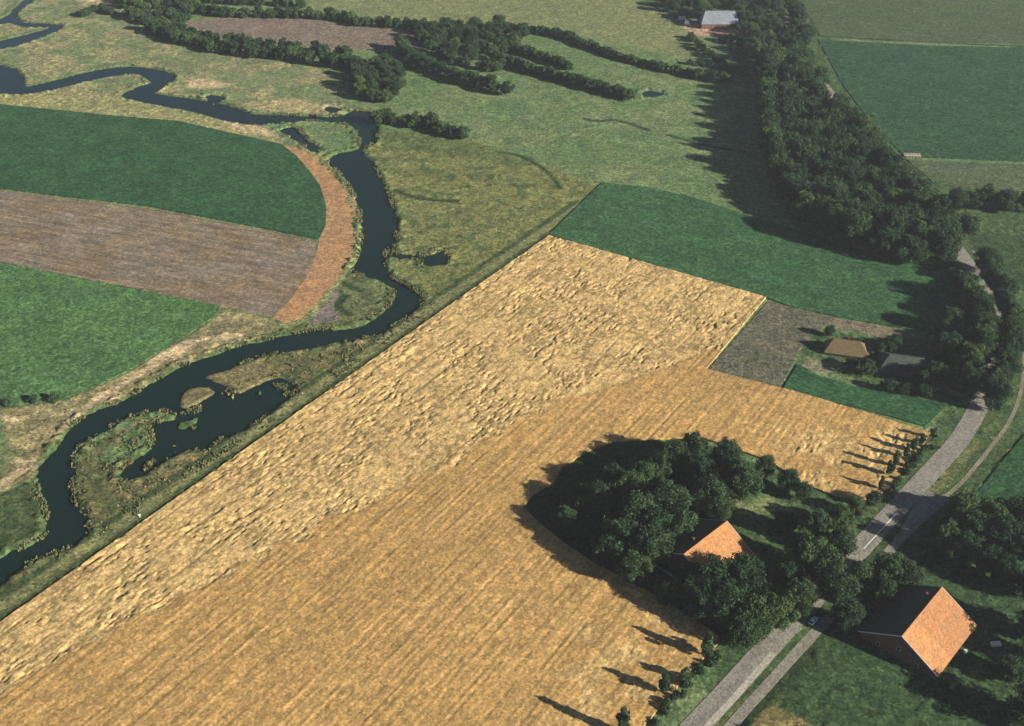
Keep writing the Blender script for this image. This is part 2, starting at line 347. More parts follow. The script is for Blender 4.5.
for P, c in ((FIELDS['bright'], (.05,.09,.03)), (FIELDS['left_green'], (.2,.2,.09))):
    d = np.abs(sdist(X, Y, GP(P), 5)); wgt = (1 - sstep(.8, 1.8, d)) * .7
    col = col * (1 - wgt[:, None]) + np.array(c) * wgt[:, None]
# cut the water courses
for P in [smooth_poly(GP(RIVER)), smooth_poly(GP(LOOP), 2), smooth_poly(GP(UPPER), 2)] + [smooth_poly(GP(p)) for p in PONDS]:
    sd = sdist(X, Y, P, 6) + (n_fin - .5) * 2.2 + (n_mid - .5) * 2.0
    Z = Z + np.clip(1 - np.abs(sd + 3.0) / 2.4, 0, 1) * np.maximum(n_tuft - .35, 0) * 2.6
    wgt = sstep(-1.0, 1.2, sd); Z = Z * (1 - wgt) - 1.5 * wgt
for isl in ([(178,398),(186,389),(205,386),(215,391),(205,399),(190,407),(181,406)], [(178,422),(190,419),(198,416),(196,423),(186,428),(178,427)], [(205,376),(222,371),(240,368),(262,362),(285,372),(262,382),(240,392),(222,384)]):
    P = smooth_poly(GP(isl)); sd = sdist(X, Y, P, 6) + (n_fin - .5) * 2; wgt = sstep(-1.0, 1.0, sd); Z = Z * (1 - wgt) + .15 * wgt
    wgt = sstep(-1, .5, sd); cc = np.array((.19, .17, .08)) if isl[0][0] != 178 or isl[0][1] < 410 else np.array((.09, .16, .05))
    col = col * (1 - wgt[:, None]) + cc * wgt[:, None]
for ln, ww in DITCH: stroke(smooth_line(GP(ln)), (.035, .06, .025), ww, 1.0, 1.0, 0.3)
cl_ = (vn(X / 3.2, Y / 3.2, 71) - .5) * .36 + (vn(X / 7, Y / 7, 72) - .5) * .22
col = col * (1 + cl_[:, None] * np.array([1.0, .85, .7]))
# tussocks
rough_m = (col[:, 1] < .15) | (col[:, 0] > .2)
Z = np.where((Z > -.3) & rough_m, Z + np.maximum(fbm(X / 2.2, Y / 2.2, 61, 2) - .48, 0) * 1.5, Z)
near_road = None
g_m = ground_mat('meadow', attr=True, big=.12, fine=.42, bstr=.9)
def grid_faces(nx, ny):
    i = np.arange(nx * ny).reshape(ny, nx)
    return np.stack([i[:-1, :-1].ravel(), i[:-1, 1:].ravel(), i[1:, 1:].ravel(), i[1:, :-1].ravel()], 1)
# flatten under roads (filled in below)
ROAD = smooth_line(GP([(560,886),(640,792),(690,733),(730,690),(772,643),(825,586),(880,527),(914,490),(940,462),(962,436),(980,404),(991,372),(1001,338),(988,296),(970,266),(945,233),(912,192),(874,148),(838,104),(806,60),(787,25),(774,0),(762,-25),(740,-70)]), 8)
PATH = smooth_line(GP([(620,870),(690,775),(742,713),(763,690),(797,652),(840,606),(893,547),(915,521),(930,509),(946,496),(962,482),(979,462),(998,438),(1010,420),(1020,395),(1024,365),(1021,330),(1009,300),(990,272),(972,250)]), 8)
dr = np.minimum(ldist(X, Y, ROAD, 8), ldist(X, Y, PATH, 8))
Z = np.where(dr < 5.0, np.clip(Z, -1, .03), Z)
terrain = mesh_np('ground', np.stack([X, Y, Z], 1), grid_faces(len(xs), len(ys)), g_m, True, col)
tag(terrain, kind='structure')

# water
wm, nt, b = newmat('river_water', 0.12, 0.5); b.inputs['Base Color'].default_value = (.006, .020, .018, 1); b.inputs['Specular IOR Level'].default_value = .6; b.inputs['IOR'].default_value = 1.33
bump(nt, b, noise(nt, 0.7, 4, 0.6), 0.12, 0.25)
wv = [(-900, 150, -.5), (200, 150, -.5), (200, 1300, -.5), (-900, 1300, -.5)]
tag(mesh_np('water', wv, [(0, 1, 2, 3)], wm), kind='structure')

# reeds and rough herbage along the banks
def reeds():
    q = np.random.default_rng(5); P0 = smooth_poly(GP(RIVER)); PP = [P0] + [smooth_poly(GP(p)) for p in PONDS[:2]]
    n = 520000; x = q.uniform(-185, 60, n); y = q.uniform(240, 720, n); keep = np.zeros(n, bool)
    f = fbm(x / 7, y / 7, 81)
    for P in PP:
        sd = sdist(x, y, P, 6); keep |= (sd > -2.6) & (sd < (f - .35) * 3.0) & (f > .53) & (q.uniform(0, 1, n) < .45)
    bw = GP([(120,480),(150,425),(200,405),(256,372),(300,384),(256,426)]); mid = sdist(x, y, P0, 6) > 0
    keep |= inside(x, y, bw) & mid & (fbm(x / 6, y / 6, 83) > .67) & (q.uniform(0, 1, n) < .5)
    rough = GP([(500,262),(424,302),(381,334),(256,358),(297,392),(256,424),(125,480),(150,420),(75,440),(70,520),(20,580),(90,545),(300,405)])
    keep |= inside(x, y, rough) & ~mid & (fbm(x / 5, y / 5, 84) > .57) & (q.uniform(0, 1, n) < .22)
    x, y = x[keep], y[keep]; m = len(x); print('reeds', m)
    V = []; cc = []
    h = q.uniform(.25, .95, m); w_ = q.uniform(.2, .5, m); base = np.array([(.13, .14, .06), (.09, .13, .05), (.18, .165, .08)])[q.integers(0, 3, m)] * q.uniform(.7, 1.25, (m, 1))
    for k in range(2):
        a = q.uniform(0, 3.14, m); dx = np.cos(a) * w_; dy = np.sin(a) * w_; lx = q.normal(size=m) * .35; ly = q.normal(size=m) * .35
        V.append(np.stack([np.c_[x - dx, y - dy, np.full(m, -.6)], np.c_[x + dx, y + dy, np.full(m, -.6)], np.c_[x + dx * .7 + lx, y + dy * .7 + ly, h], np.c_[x - dx * .7 + lx, y - dy * .7 + ly, h * .85]], 1).reshape(-1, 3)); cc.append(np.repeat(base, 4, 0))
    V = np.concatenate(V); mt, nt, b = newmat('reed_leaves', .9, .1); at = N(nt, 'ShaderNodeAttribute', attribute_name='cover'); nt.links.new(at.outputs['Color'], b.inputs['Base Color'])
    tag(mesh_np('reeds', V, np.arange(len(V)).reshape(-1, 4), mt, False, np.concatenate(cc)), kind='stuff')
reeds()
# ------------------------------------------------------------------ crop fields: real slabs of crop with relief
def crop(name, poly_px, ang, du, dv, hfun, mat, colfun=None):
    P = GP(poly_px); c, s = math.cos(ang), math.sin(ang)
    U = P[:, 0] * c + P[:, 1] * s; Vv = -P[:, 0] * s + P[:, 1] * c
    us = np.arange(U.min() - du, U.max() + 2 * du, du); vs = np.arange(Vv.min() - dv, Vv.max() + 2 * dv, dv)
    uu, vv = np.meshgrid(us, vs); nx, ny = len(us), len(vs)
    x = (uu * c - vv * s).ravel(); y = (uu * s + vv * c).ravel()
    F = grid_faces(nx, ny); cx = x[F].mean(1); cy = y[F].mean(1)
    F = F[inside(cx, cy, P)]
    cnt = np.bincount(F.ravel(), minlength=len(x)); used = cnt > 0; edge = used & (cnt < 4)
    _, bx, by = seg_dist(x[edge], y[edge], P); x[edge] = bx; y[edge] = by
    z = hfun(x, y, x * c + y * s, -x * s + y * c)
    idx = -np.ones(len(x), np.int64); ui = np.nonzero(used)[0]; idx[ui] = np.arange(len(ui)); F = idx[F]
    V = np.stack([x[ui], y[ui], z[ui]], 1)
    E = np.concatenate([F[:, [0, 1]], F[:, [1, 2]], F[:, [2, 3]], F[:, [3, 0]]])
    key = E.min(1) * (len(ui) + 1) + E.max(1); _, inv, ct = np.unique(key, return_inverse=True, return_counts=True)
    B = E[ct[inv] == 1]; n = len(V); bv = np.unique(B); low = -np.ones(n, np.int64); low[bv] = n + np.arange(len(bv))
    VT = V[bv].copy(); VL = V[bv].copy(); VL[:, 2] = -0.3; nb = len(bv)
    SK = np.stack([low[B[:, 1]], low[B[:, 0]], low[B[:, 0]] + nb, low[B[:, 1]] + nb], 1)
    V = np.concatenate([V, VT, VL]); F = np.concatenate([F, SK])
    cl = colfun(V[:, 0], V[:, 1], V[:, 0] * c + V[:, 1] * s, -V[:, 0] * s + V[:, 1] * c, V[:, 2]) if colfun else None
    o = mesh_np(name, V, F, mat, True, cl); tag(o, kind='structure'); return o

LODGE = smooth_line(GP([(-70,720),(0,688),(100,640),(180,600),(256,562),(330,522),(420,480),(490,440),(560,402),(610,388),(660,368),(720,352),(740,338),(800,330),(800,200),(500,200),(-70,640)]), 2)
def lodge_w(x, y):
    sd = sdist(x, y, LODGE, 30)
    return sstep(-.8, .8, sd + (fbm(x / 7, y / 7, 12) - .5) * 11)
SCRAP = [GP(p) for p in ([(560,640),(600,560),(660,590),(720,625),(725,645),(660,726),(560,726)], [(780,430),(900,425),(930,436),(890,490),(850,500),(790,480)])]
def scrap_w(x, y):
    r = 0
    for P in SCRAP: r = np.maximum(r, sstep(-8, 8, sdist(x, y, P, 20)))
    return r * sstep(.5, .62, fbm(x / 8, y / 8, 91))
def wheat_h(x, y, u, v):
    L = np.maximum(lodge_w(x, y), scrap_w(x, y) * .8)
    rows = (vn(u / 30, v / 1.1, 1) - .5) * .24 + (vn(u / 60, v / 5, 2) - .5) * .05 + (fbm(u / 1.3, v / .9, 3, 2) - .5) * .22
    a = fbm(u / 3.4, v / 1.5, 21, 3); bl = fbm(x / 1.7, y / 1.6, 23, 3)
    ru = vn(u / 45, v / 3.2, 25); pt = sstep(.40, .60, fbm(x / 13, y / 13, 27, 3))
    lod = (a - .5) * (.5 + .9 * pt) + (bl - .5) * (.5 + 1.0 * pt) + (ru - .5) * .7 + (fbm(u / .9, v / .9, 26, 2) - .5) * .4
    pit = sstep(.60, .72, fbm(u / 3.0, v / 1.3, 28, 2)) * pt * .45
    tram = (1 - sstep(.0, .9, np.abs((v + 1.5 * vn(u / 20, v * 0, 29)) % 13 - 6.5))) * sstep(.42, .5, fbm(u / 9, v / 9, 30)) * .5
    return np.maximum(.85 + rows * (1 - L) * .8 + L * (lod * .30 - .10 - pit * .8 - tram * .3), .10)
def wheat_c(x, y, u, v, z):
    L = np.maximum(lodge_w(x, y), scrap_w(x, y) * .8)[:, None]
    t = fbm(x / 45, y / 45, 33)[:, None]; r = vn(u / 40, v / 1.15, 34)[:, None]; f = fbm(u / 2.0, v / 1.0, 35, 2)[:, None]
    base = np.array((.44, .282, .106)) * (.84 + .26 * t) * (.87 + .26 * r) * (.9 + .2 * f)
    pale = np.array((.58, .41, .175)) * (.9 + .2 * t) * (.8 + .4 * fbm(u / 5, v / 1.6, 36)[:, None])
    weed = np.array((.20, .145, .065)); cr = sstep(.66, .74, fbm(u / 1.6, v / 9, 44, 3)) * sstep(.45, .55, fbm(x / 14, y / 14, 45))
    g = np.maximum(sstep(.56, .68, fbm(u / 2.4, v / 1.1, 37)), (1 - sstep(.0, .9, np.abs((v + 1.5 * vn(u / 20, v * 0, 29)) % 13 - 6.5))) * sstep(.42, .5, fbm(u / 9, v / 9, 30)))[:, None] * L
    g = np.maximum(g, (cr * sstep(.4, .6, fbm(x / 2, y / 2, 46)))[:, None] * L * .9)
    fk = (sstep(.50, .60, fbm(u / 1.7, v / 1.1, 47, 2)) * sstep(.42, .60, fbm(x / 11, y / 11, 48)) * .8)[:, None] * L; g = np.maximum(g * .8, fk)
    c = base * (1 - L) + pale * L; c = c * (1 - g * .85) + weed * g * .85
    sp = (sstep(.72, .80, fbm(u / 4, v / 1.2, 38)) * .5)[:, None] * (1 - L); c = c * (1 - sp) + weed * sp
    return c
crop('wheat_field', WHEAT, ROW, .6, .42, wheat_h, ground_mat('ripe_wheat', attr=True, rot=ROW, big=.06, fine=.12, rows=.14, row_scale=1.5, bstr=.14, grain=.30, grain_sc=1.4), wheat_c)
def low(a, base=.4, su=2.0, sv=1.0, seed=0):
    return lambda x, y, u, v: base + (fbm(u / su, v / sv, seed, 3) - .5) * a
FANG = math.atan2(-65, 105)
cL = GP([(0,189),(318,241)]); LANG = math.atan2(*(cL[1] - cL[0])[::-1])
crop('green_field', FIELDS['left_green'], LANG, 1.3, .9, low(.5, .6, 1.5, 1.5, 41), ground_mat('beet_leaves', (.036,.098,.045), rot=LANG, big=.22, fine=.45, rows=.06, row_scale=.4, bstr=1, col2=(.030,.090,.040)))
crop('brown_field', FIELDS['brown'], LANG, 1.5, .9, low(.12, .06, 3, .8, 42), ground_mat('turned_soil', (.215,.165,.105), rot=LANG, big=.10, fine=.25, rows=.42, row_scale=.30, bstr=.5, col2=(.205,.175,.135), grain=.3))
crop('field_headland', FIELDS['headland'], 1.2, .9, .9, low(.12, .12, 2, 2, 43), ground_mat('bare_soil', (.40,.235,.115), big=.1, fine=.3, bstr=.4, grain=.3, col2=(.36,.22,.115)))
crop('green_field', FIELDS['bright'], LANG, 1.1, .9, low(.35, .4, 1.5, 1.5, 44), ground_mat('young_crop', (.088,.185,.066), rot=LANG, big=.22, fine=.42, rows=.06, row_scale=.4, bstr=.8, col2=(.07,.155,.058)))
crop('green_field', FIELDS['potato'], FANG, 1.0, .8, low(.45, .55, 1.4, .9, 45), ground_mat('potato_leaves', (.038,.105,.045), rot=FANG, big=.18, fine=.42, rows=.18, row_scale=.5, bstr=.9, col2=(.045,.115,.048)))
crop('fallow_plot', FIELDS['fallow'], ROW, 1.0, .8, low(.3, .25, 1.5, 1.5, 46), ground_mat('fallow_weeds', (.115,.12,.085), big=.12, fine=.4, bstr=.8, col2=(.13,.125,.085)))
crop('bare_plot', FIELDS['track_bare'], FANG, 1.0, .8, low(.1, .10, 1.5, 1.5, 47), ground_mat('dusty_soil', (.18,.155,.105), big=.1, fine=.35, bstr=.6))
crop('green_field', FIELDS['strip_green'], FANG, 1.0, .6, low(.4, .5, 4, .8, 48), ground_mat('beet_rows', (.034,.10,.042), rot=FANG, big=.1, fine=.35, rows=.2, row_scale=1.3, bstr=.8))
crop('green_field', FIELDS['right_maize'], -.05, 1.6, 1.3, low(.5, .42, 2, 1.5, 49), ground_mat('maize_leaves', (.028,.076,.038), rot=-.9, big=.12, fine=.5, rows=.12, row_scale=.3, bstr=1, col2=(.034,.086,.040)))
crop('green_field', FIELDS['right_top'], -.05, 2.5, 2, low(.3, .25, 2, 2, 50), ground_mat('olive_crop', (.064,.100,.050), rot=-.05, big=.1, fine=.45, rows=.1, row_scale=.25, bstr=.8, col2=(.075,.104,.055)))
crop('green_field', FIELDS['right_olive'], -.05, 1.6, 1.3, low(.3, .3, 2, 2, 51), ground_mat('olive_stubble', (.085,.12,.06), big=.1, fine=.4, bstr=.8))
crop('green_field', FIELDS['right_dark'], ROW, 1.0, .8, low(.45, .5, 1.5, 1.2, 52), ground_mat('dark_crop', (.030,.085,.038), rot=ROW, big=.1, fine=.4, rows=.12, row_scale=.5, bstr=.9))
crop('brown_field', FIELDS['top_brown'], -.05, 2, 1.6, low(.12, .08, 2, 2, 53), ground_mat('far_soil', (.19,.155,.125), big=.15, fine=.4, bstr=.6))

# ------------------------------------------------------------------ road and path
def strip(name, L, w0, w1, z, mat, a=0, b_=None, zb=None):
    """ribbon from offset w0 (left) to w1 (right) of the line"""
    L = L[a:b_]; T = np.gradient(L, axis=0); T /= np.linalg.norm(T, axis=1)[:, None]; R = np.stack([T[:, 1], -T[:, 0]], 1)
    A = L + R * w0; B = L + R * w1; n = len(L); zb = -.1 if zb is None else zb
    V = np.concatenate([np.c_[A, np.full(n, z)], np.c_[B, np.full(n, z)], np.c_[A, np.full(n, zb)], np.c_[B, np.full(n, zb)]])
    F = []
    for i in range(n - 1):
        F += [(i, n + i, n + i + 1, i + 1), (2 * n + i, i, i + 1, 2 * n + i + 1), (n + i, 3 * n + i, 3 * n + i + 1, n + i + 1)]
    F += [(0, 2 * n, 3 * n, n), (n - 1, 2 * n - 1, 4 * n - 1, 3 * n - 1)]
    return tag(mesh_np(name, V, F, mat), kind='structure')
def asphalt(name, c, c2, var=.2):
    m, nt, b = newmat(name, .9, .2)
    f = ramp(nt, noise(nt, .25, 5, .7, stretch=(.25, 1, 1), rot=.87), [(.35, 0), (.65, 1)])
    n = ramp(nt, noise(nt, 2.5, 5, .75), [(.35, 1 - var), (.65, 1 + var)])
    vo = N(nt, 'ShaderNodeTexVoronoi'); vo.inputs['Scale'].default_value = 1.6; tc = N(nt, 'ShaderNodeTexCoord'); nt.links.new(tc.outputs['Object'], vo.inputs['Vector'])
    sp = N(nt, 'ShaderNodeSeparateColor'); nt.links.new(vo.outputs['Color'], sp.inputs[0]); n = mix(nt, n, ramp(nt, sp.outputs[0], [(0, .72), (1, 1.3)]), 1, 'MULTIPLY')
    nt.links.new(mix(nt, mix(nt, c, c2, f), n, 1, 'MULTIPLY'), b.inputs['Base Color']); return m
am = asphalt('weathered_asphalt', (.19,.185,.165), (.26,.25,.215), .35); cm = asphalt('pale_concrete', (.42,.40,.34), (.36,.34,.28)); pm = asphalt('path_asphalt', (.24,.23,.19), (.19,.18,.145), .3)
white = plain('road_paint', (.75,.73,.66), .7, .2, .25, 1.5)
strip('road', ROAD, -3.9, 3.8, .10, am)
def idx_near(L, px): p = np.array(G(*px)[:2]); return int(np.argmin(np.linalg.norm(L - p, axis=1)))
strip('road_shoulder', ROAD, 1.6, 3.6, .108, cm, idx_near(ROAD, (640,792)), idx_near(ROAD, (775,640)), .02)
strip('footpath', PATH, -1.7, 1.7, .075, pm, 0, idx_near(PATH, (915,521)) + 1)
strip('footpath', PATH, -.8, .8, .079, asphalt('pale_path', (.24,.22,.16), (.16,.16,.10), .3), idx_near(PATH, (930,509)), None)
strip('road_marking', ROAD, .9, 1.25, .106, white, idx_near(ROAD, (862,545)), idx_near(ROAD, (897,509)), .02)
jm = MB(); jm.prism([tuple(p) for p in GP([(929,489),(936,497),(945,494),(950,500),(938,510),(922,524),(905,540),(897,536),(906,520),(914,505)])][::-1], -.1, .102); tag(jm.build('road_junction', am), kind='structure')
dirt = ground_mat('farm_track', (.24,.215,.16), big=.15, fine=.3, bstr=.5)
strip('farm_track', smooth_line(GP([(858,553),(842,545),(822,538),(806,540)]), 5), -1.7, 1.7, .09, dirt)
strip('farm_track', smooth_line(GP([(800,631),(782,620),(762,600),(748,585)]), 5), -1.6, 1.6, .09, dirt)
strip('farm_track', smooth_line(GP([(838,610),(855,615),(880,628),(892,632)]), 5), -1.6, 1.6, .086, dirt)
strip('farm_track', smooth_line(GP([(806,98),(790,99),(772,97),(745,90),(728,83)]), 5), -1.3, 1.3, .09, dirt)
strip('farm_track', smooth_line(GP([(792,28),(770,27),(750,29),(716,36),(690,31)]), 5), -2.0, 2.0, .09, ground_mat('brick_yard', (.45,.27,.18), big=.15, fine=.25, bstr=.3))
strip('farm_track', smooth_line(GP([(966,395),(950,392),(925,386),(905,384),(890,384)]), 5), -1.5, 1.5, .09, dirt)

# ------------------------------------------------------------------ trees
def leaf_mat(name, c1, c2):
    m, nt, b = newmat(name, .75, .2)
    a = N(nt, 'ShaderNodeAttribute', attribute_name='leaf'); oi = N(nt, 'ShaderNodeObjectInfo')
    sp = N(nt, 'ShaderNodeSeparateColor'); nt.links.new(a.outputs['Color'], sp.inputs[0])
    c = mix(nt, c1, c2, sp.outputs[0])
    ov = ramp(nt, oi.outputs['Random'], [(0, (.78, .82, .85)), (.5, (1, 1, 1)), (1, (1.25, 1.15, .95))])
    c = mix(nt, c, ov, 1, 'MULTIPLY'); nt.links.new(c, b.inputs['Base Color'])
    tr = N(nt, 'ShaderNodeBsdfTranslucent'); nt.links.new(c, tr.inputs['Color'])
    ms = N(nt, 'ShaderNodeMixShader'); ms.inputs[0].default_value = .22
    out = nt.nodes['Material Output']; nt.links.new(b.outputs[0], ms.inputs[1]); nt.links.new(tr.outputs[0], ms.inputs[2]); nt.links.new(ms.outputs[0], out.inputs[0])
    return m
bark = plain('bark', (.09,.07,.05), .95, .1, .3, 3)
LM = [leaf_mat('leaves_dark', (.018,.046,.024), (.058,.108,.050)), leaf_mat('leaves_mid', (.022,.056,.027), (.075,.130,.056)), leaf_mat('leaves_fresh', (.035,.078,.030), (.105,.170,.062))]
def crown_mesh(H, R, z0, lobes, leaves, leaf, seed, mat, tall=1.0, ragged=.25):
    """leaf-clump faces on many lobes; H total height, R radius, z0 where the crown starts"""
    r = np.random.default_rng(seed); ch = H - z0
    cs = []
    for i in range(lobes):
        a = r.uniform(0, 2 * math.pi); t = r.uniform(.12, .86); prof = (math.sin(math.pi * min(max(t * .92 + .06, 0), 1))) ** .6
        rad = R * prof * r.uniform(.3, .95)
        cs.append((rad * math.cos(a) * r.uniform(.9, 1.2), rad * math.sin(a), z0 + t * ch, R * r.uniform(.13, .36) * (1 - .2 * t)))
    cs.append((0, 0, z0 + ch * .5, R * .52)); cs.append((R * .1, -R * .12, z0 + ch * .76, R * .34)); cs.append((0, R * .1, z0 + ch * .28, R * .5))
    cs = np.array(cs); wts = cs[:, 3] ** 2; wts /= wts.sum(); k = r.choice(len(cs), leaves, p=wts)
    d = r.normal(size=(leaves, 3)); d /= np.linalg.norm(d, axis=1)[:, None]
    rr = cs[k, 3] * (1 + r.normal(size=leaves) * ragged * .5) * r.uniform(.75, 1.05, leaves)
    p = cs[k, :3] + d * rr[:, None] * np.array([1, 1, tall])
    p[:, 2] = np.clip(p[:, 2], z0 * .8, H)
    n = d + r.normal(size=(leaves, 3)) * .95; n /= np.linalg.norm(n, axis=1)[:, None]
    t1 = np.cross(n, r.normal(size=(leaves, 3))); t1 /= np.linalg.norm(t1, axis=1)[:, None]; t2 = np.cross(n, t1)
    s = leaf * r.uniform(.55, 1.3, leaves)[:, None]
    V = np.stack([p - t1 * s - t2 * s * .5, p + t1 * s * .2 - t2 * s * .8, p + t1 * s + t2 * s * .4, p - t1 * s * .1 + t2 * s * .9], 1).reshape(-1, 3)
    F = np.arange(leaves * 4).reshape(-1, 4)
    lc = r.uniform(0, 1, len(cs))[k] * .55 + r.uniform(0, 1, leaves) * .45
    o = mesh_np('crown', V, F, mat, False, np.repeat(np.stack([lc, lc, lc], 1), 4, 0), 'leaf')
    me = o.data; bpy.data.objects.remove(o); return me
def trunk_mesh(H, z0, r0, R, seed):
    q = random.Random(seed); m = MB(); top = z0 + (H - z0) * .6
    m.tube([(0, 0, -.2), (q.uniform(-.1, .1), q.uniform(-.1, .1), z0 * .6), (q.uniform(-.3, .3), q.uniform(-.3, .3), z0 * 1.3), (0, 0, top)], [r0 * 1.25, r0, r0 * .8, r0 * .25], 7)
    for i in range(5):
        a = i * 1.256 + q.uniform(-.3, .3); z = z0 * q.uniform(.9, 1.4); l = R * q.uniform(.5, .75)
        m.tube([(0, 0, z), (l * .5 * math.cos(a), l * .5 * math.sin(a), z + l * .4), (l * math.cos(a), l * math.sin(a), z + l * 1.0)], [r0 * .45, r0 * .3, r0 * .08], 5)
    o = m.build('trunk', bark); me = o.data; bpy.data.objects.remove(o); return me
PROTO = {}
def proto(kind, H, R, z0, lobes, leaves, leaf, n, mats, r0=.3, tall=1.0, ragged=.25):
    PROTO[kind] = [(H, R, crown_mesh(H, R, z0, lobes, leaves, leaf, 100 * len(PROTO) + i, LM[mats[i % len(mats)]], tall, ragged), trunk_mesh(H, z0, r0, R, i)) for i in range(n)]
proto('broadleaf_tree', 15, 6.2, 2.2, 60, 11000, .30, 8, [0, 1, 0, 1, 0, 2, 0], .38, 1.0, .42)
proto('hedgerow_tree', 8, 4.2, .5, 34, 4200, .33, 5, [1, 1, 0, 0, 2], .2)
proto('slim_tree', 9, 1.5, 1.2, 10, 1300, .30, 3, [0, 1], .13, 2.2)
proto('shrub', 3, 2.2, .2, 9, 1000, .26, 4, [0, 1, 2], .08)
tree_count = {}
def tree(kind, px, py, H, R, label, group=None, var=None, cat=None, base=False):
    """crown centre seen at px,py"""
    pr = PROTO[kind]; i = rnd.randrange(len(pr)) if var is None else var % len(pr); h0, r0, cm_, tm_ = pr[i]
    x, y, _ = G(px, py, 0 if base else H * .58)
    return tree_at(kind, x, y, H, R, label, group, i, cat)
def tree_at(kind, x, y, H, R, label, group=None, var=None, cat=None):
    pr = PROTO[kind]; i = rnd.randrange(len(pr)) if var is None else var % len(pr); h0, r0, cm_, tm_ = pr[i]
    e = empty(kind, (x, y, 0), rnd.uniform(0, 6.28), label, cat or ('shrub' if kind == 'shrub' else 'tree'), group)
    e.scale = (R / r0, R / r0 * rnd.uniform(.9, 1.1), H / h0)
    c = bpy.data.objects.new('crown', cm_); C.objects.link(c); c.parent = e
    t = bpy.data.objects.new('trunk', tm_); C.objects.link(t); t.parent = e
    return e
def scatter(kind, poly_px, spacing, Hr, Rr, label, group, zc=None, limit=999, keep=None):
    zc = Hr[0] * .58 if zc is None else zc; P = GP(poly_px, zc); lo, hi = P.min(0), P.max(0); pts = []
    for _ in range(6000):
        p = np.array([rnd.uniform(lo[0], hi[0]), rnd.uniform(lo[1], hi[1])])
        if not inside(p[:1], p[1:], P)[0]: continue
        if pts and min((q[0] - p[0]) ** 2 + (q[1] - p[1]) ** 2 for q in pts) < spacing ** 2: continue
        if np.min(np.linalg.norm(ROAD - p, axis=1)) < 4.8: continue
        if keep and not keep(p): continue
        pts.append(p)
        if len(pts) >= limit: break
    for p in pts: tree_at(kind, p[0], p[1], rnd.uniform(*Hr), rnd.uniform(*Rr), label(p) if callable(label) else label, group)
    return len(pts)
def hedge(kind, line_px, step, Hr, Rr, label, group, jit=1.0, zc=None):
    zc = Hr[0] * .5 if zc is None else zc; L = smooth_line(GP(line_px, zc), 10); seg = np.r_[0, np.cumsum(np.linalg.norm(np.diff(L, axis=0), axis=1))]
    d = 0; n = 0
    while d < seg[-1]:
        x = np.interp(d, seg, L[:, 0]); y = np.interp(d, seg, L[:, 1])
        tree_at(kind, x + rnd.uniform(-jit, jit), y + rnd.uniform(-jit, jit), rnd.uniform(*Hr), rnd.uniform(*Rr), label, group); n += 1
        d += step * rnd.uniform(.8, 1.25)
    return n
cnt = 0
# the wood along the upper road
cnt += scatter('broadleaf_tree', [(764,62),(800,60),(828,92),(878,142),(908,170),(952,215),(948,252),(915,252),(880,243),(838,228),(803,208),(780,172),(768,135),(762,100)], 10.4, (15,22), (6.4,8.8),
    lambda p: ('dark tree of the roadside wood, at its near end above the potato field' if p[1] < 560 else 'dark tree of the roadside wood, on its side towards the maize field' if ROAD[np.argmin(np.linalg.norm(ROAD - p, axis=1))][0] < p[0] + 9 else 'dark tree of the roadside wood, on its pasture side' if p[0] < 150 else 'dark tree in the middle of the roadside wood'), 'trees of the wood along the upper road')
cnt += scatter('broadleaf_tree', [(735,5),(775,-20),(800,8),(812,40),(800,66),(765,64),(748,48),(740,25)], 12.5, (11,16), (5.2,7),
    lambda p: 'dark tree right of the grey-roofed farm at the top edge' if p[1] > 860 else 'dark tree below the grey-roofed farm, at the far tip of the wood', 'trees between the grey-roofed farm and the wood')
cnt += scatter('broadleaf_tree', [(660,-5),(690,-16),(760,-16),(752,4),(712,4),(700,16),(688,12),(664,6)], 13, (10,14), (5,6.5),
    'dark tree standing close behind the grey-roofed farm', 'trees behind the grey-roofed farm')
cnt += hedge('hedgerow_tree', [(690,36),(700,46),(712,56),(728,68),(742,72)], 7, (5,7), (2.6,3.6), 'small tree of the garden hedge below the grey-roofed farm', 'garden hedge below the grey-roofed farm')
cnt += hedge('hedgerow_tree', [(722,38),(742,42),(760,50),(772,58)], 8, (5,8), (3,4), 'small tree in the second hedge below the grey-roofed farm', 'second hedge below the grey-roofed farm')
cnt += hedge('hedgerow_tree', [(690,62),(715,66),(740,70)], 9, (4,5), (2.2,3), 'low bush of the cross hedge in the paddock by the wood', 'cross hedge in the paddock by the wood')
# far thickets on both sides of the brown strip
cnt += scatter('hedgerow_tree', [(110,-12),(185,-16),(200,8),(182,20),(160,28),(130,12)], 11, (8,12), (4.8,6.2), 'bushy tree at the left end of the long far thicket', 'left end of the long far thicket')
cnt += hedge('hedgerow_tree', [(84,14),(100,8),(112,12)], 7, (5,8), (3.5,4.5), 'bush standing off the left tip of the far thicket', 'left tip of the far thicket')
cnt += hedge('hedgerow_tree', [(150,26),(190,40),(230,50),(280,54),(340,62),(372,66)], 7.5, (8,12), (4.5,6), 'bushy tree in the lower row of the long far thicket', 'lower row of the long far thicket', 3)
cnt += hedge('hedgerow_tree', [(172,26),(215,38),(260,44),(310,48),(350,54)], 9, (7,10), (4,5), 'bushy tree in the back of the lower row of the far thicket', 'back of the lower far thicket', 3)
cnt += hedge('hedgerow_tree', [(186,8),(240,12),(290,13),(330,16),(372,22),(412,24),(440,32)], 8, (8,11), (4.3,5.6), 'bushy tree in the row behind the far brown strip', 'row behind the far brown strip', 2.5)
cnt += hedge('hedgerow_tree', [(190,-4),(250,0),(306,4)], 10, (8,11), (4.5,6), 'bushy tree of the thicket at the top left edge', 'thicket at the top left edge', 3)
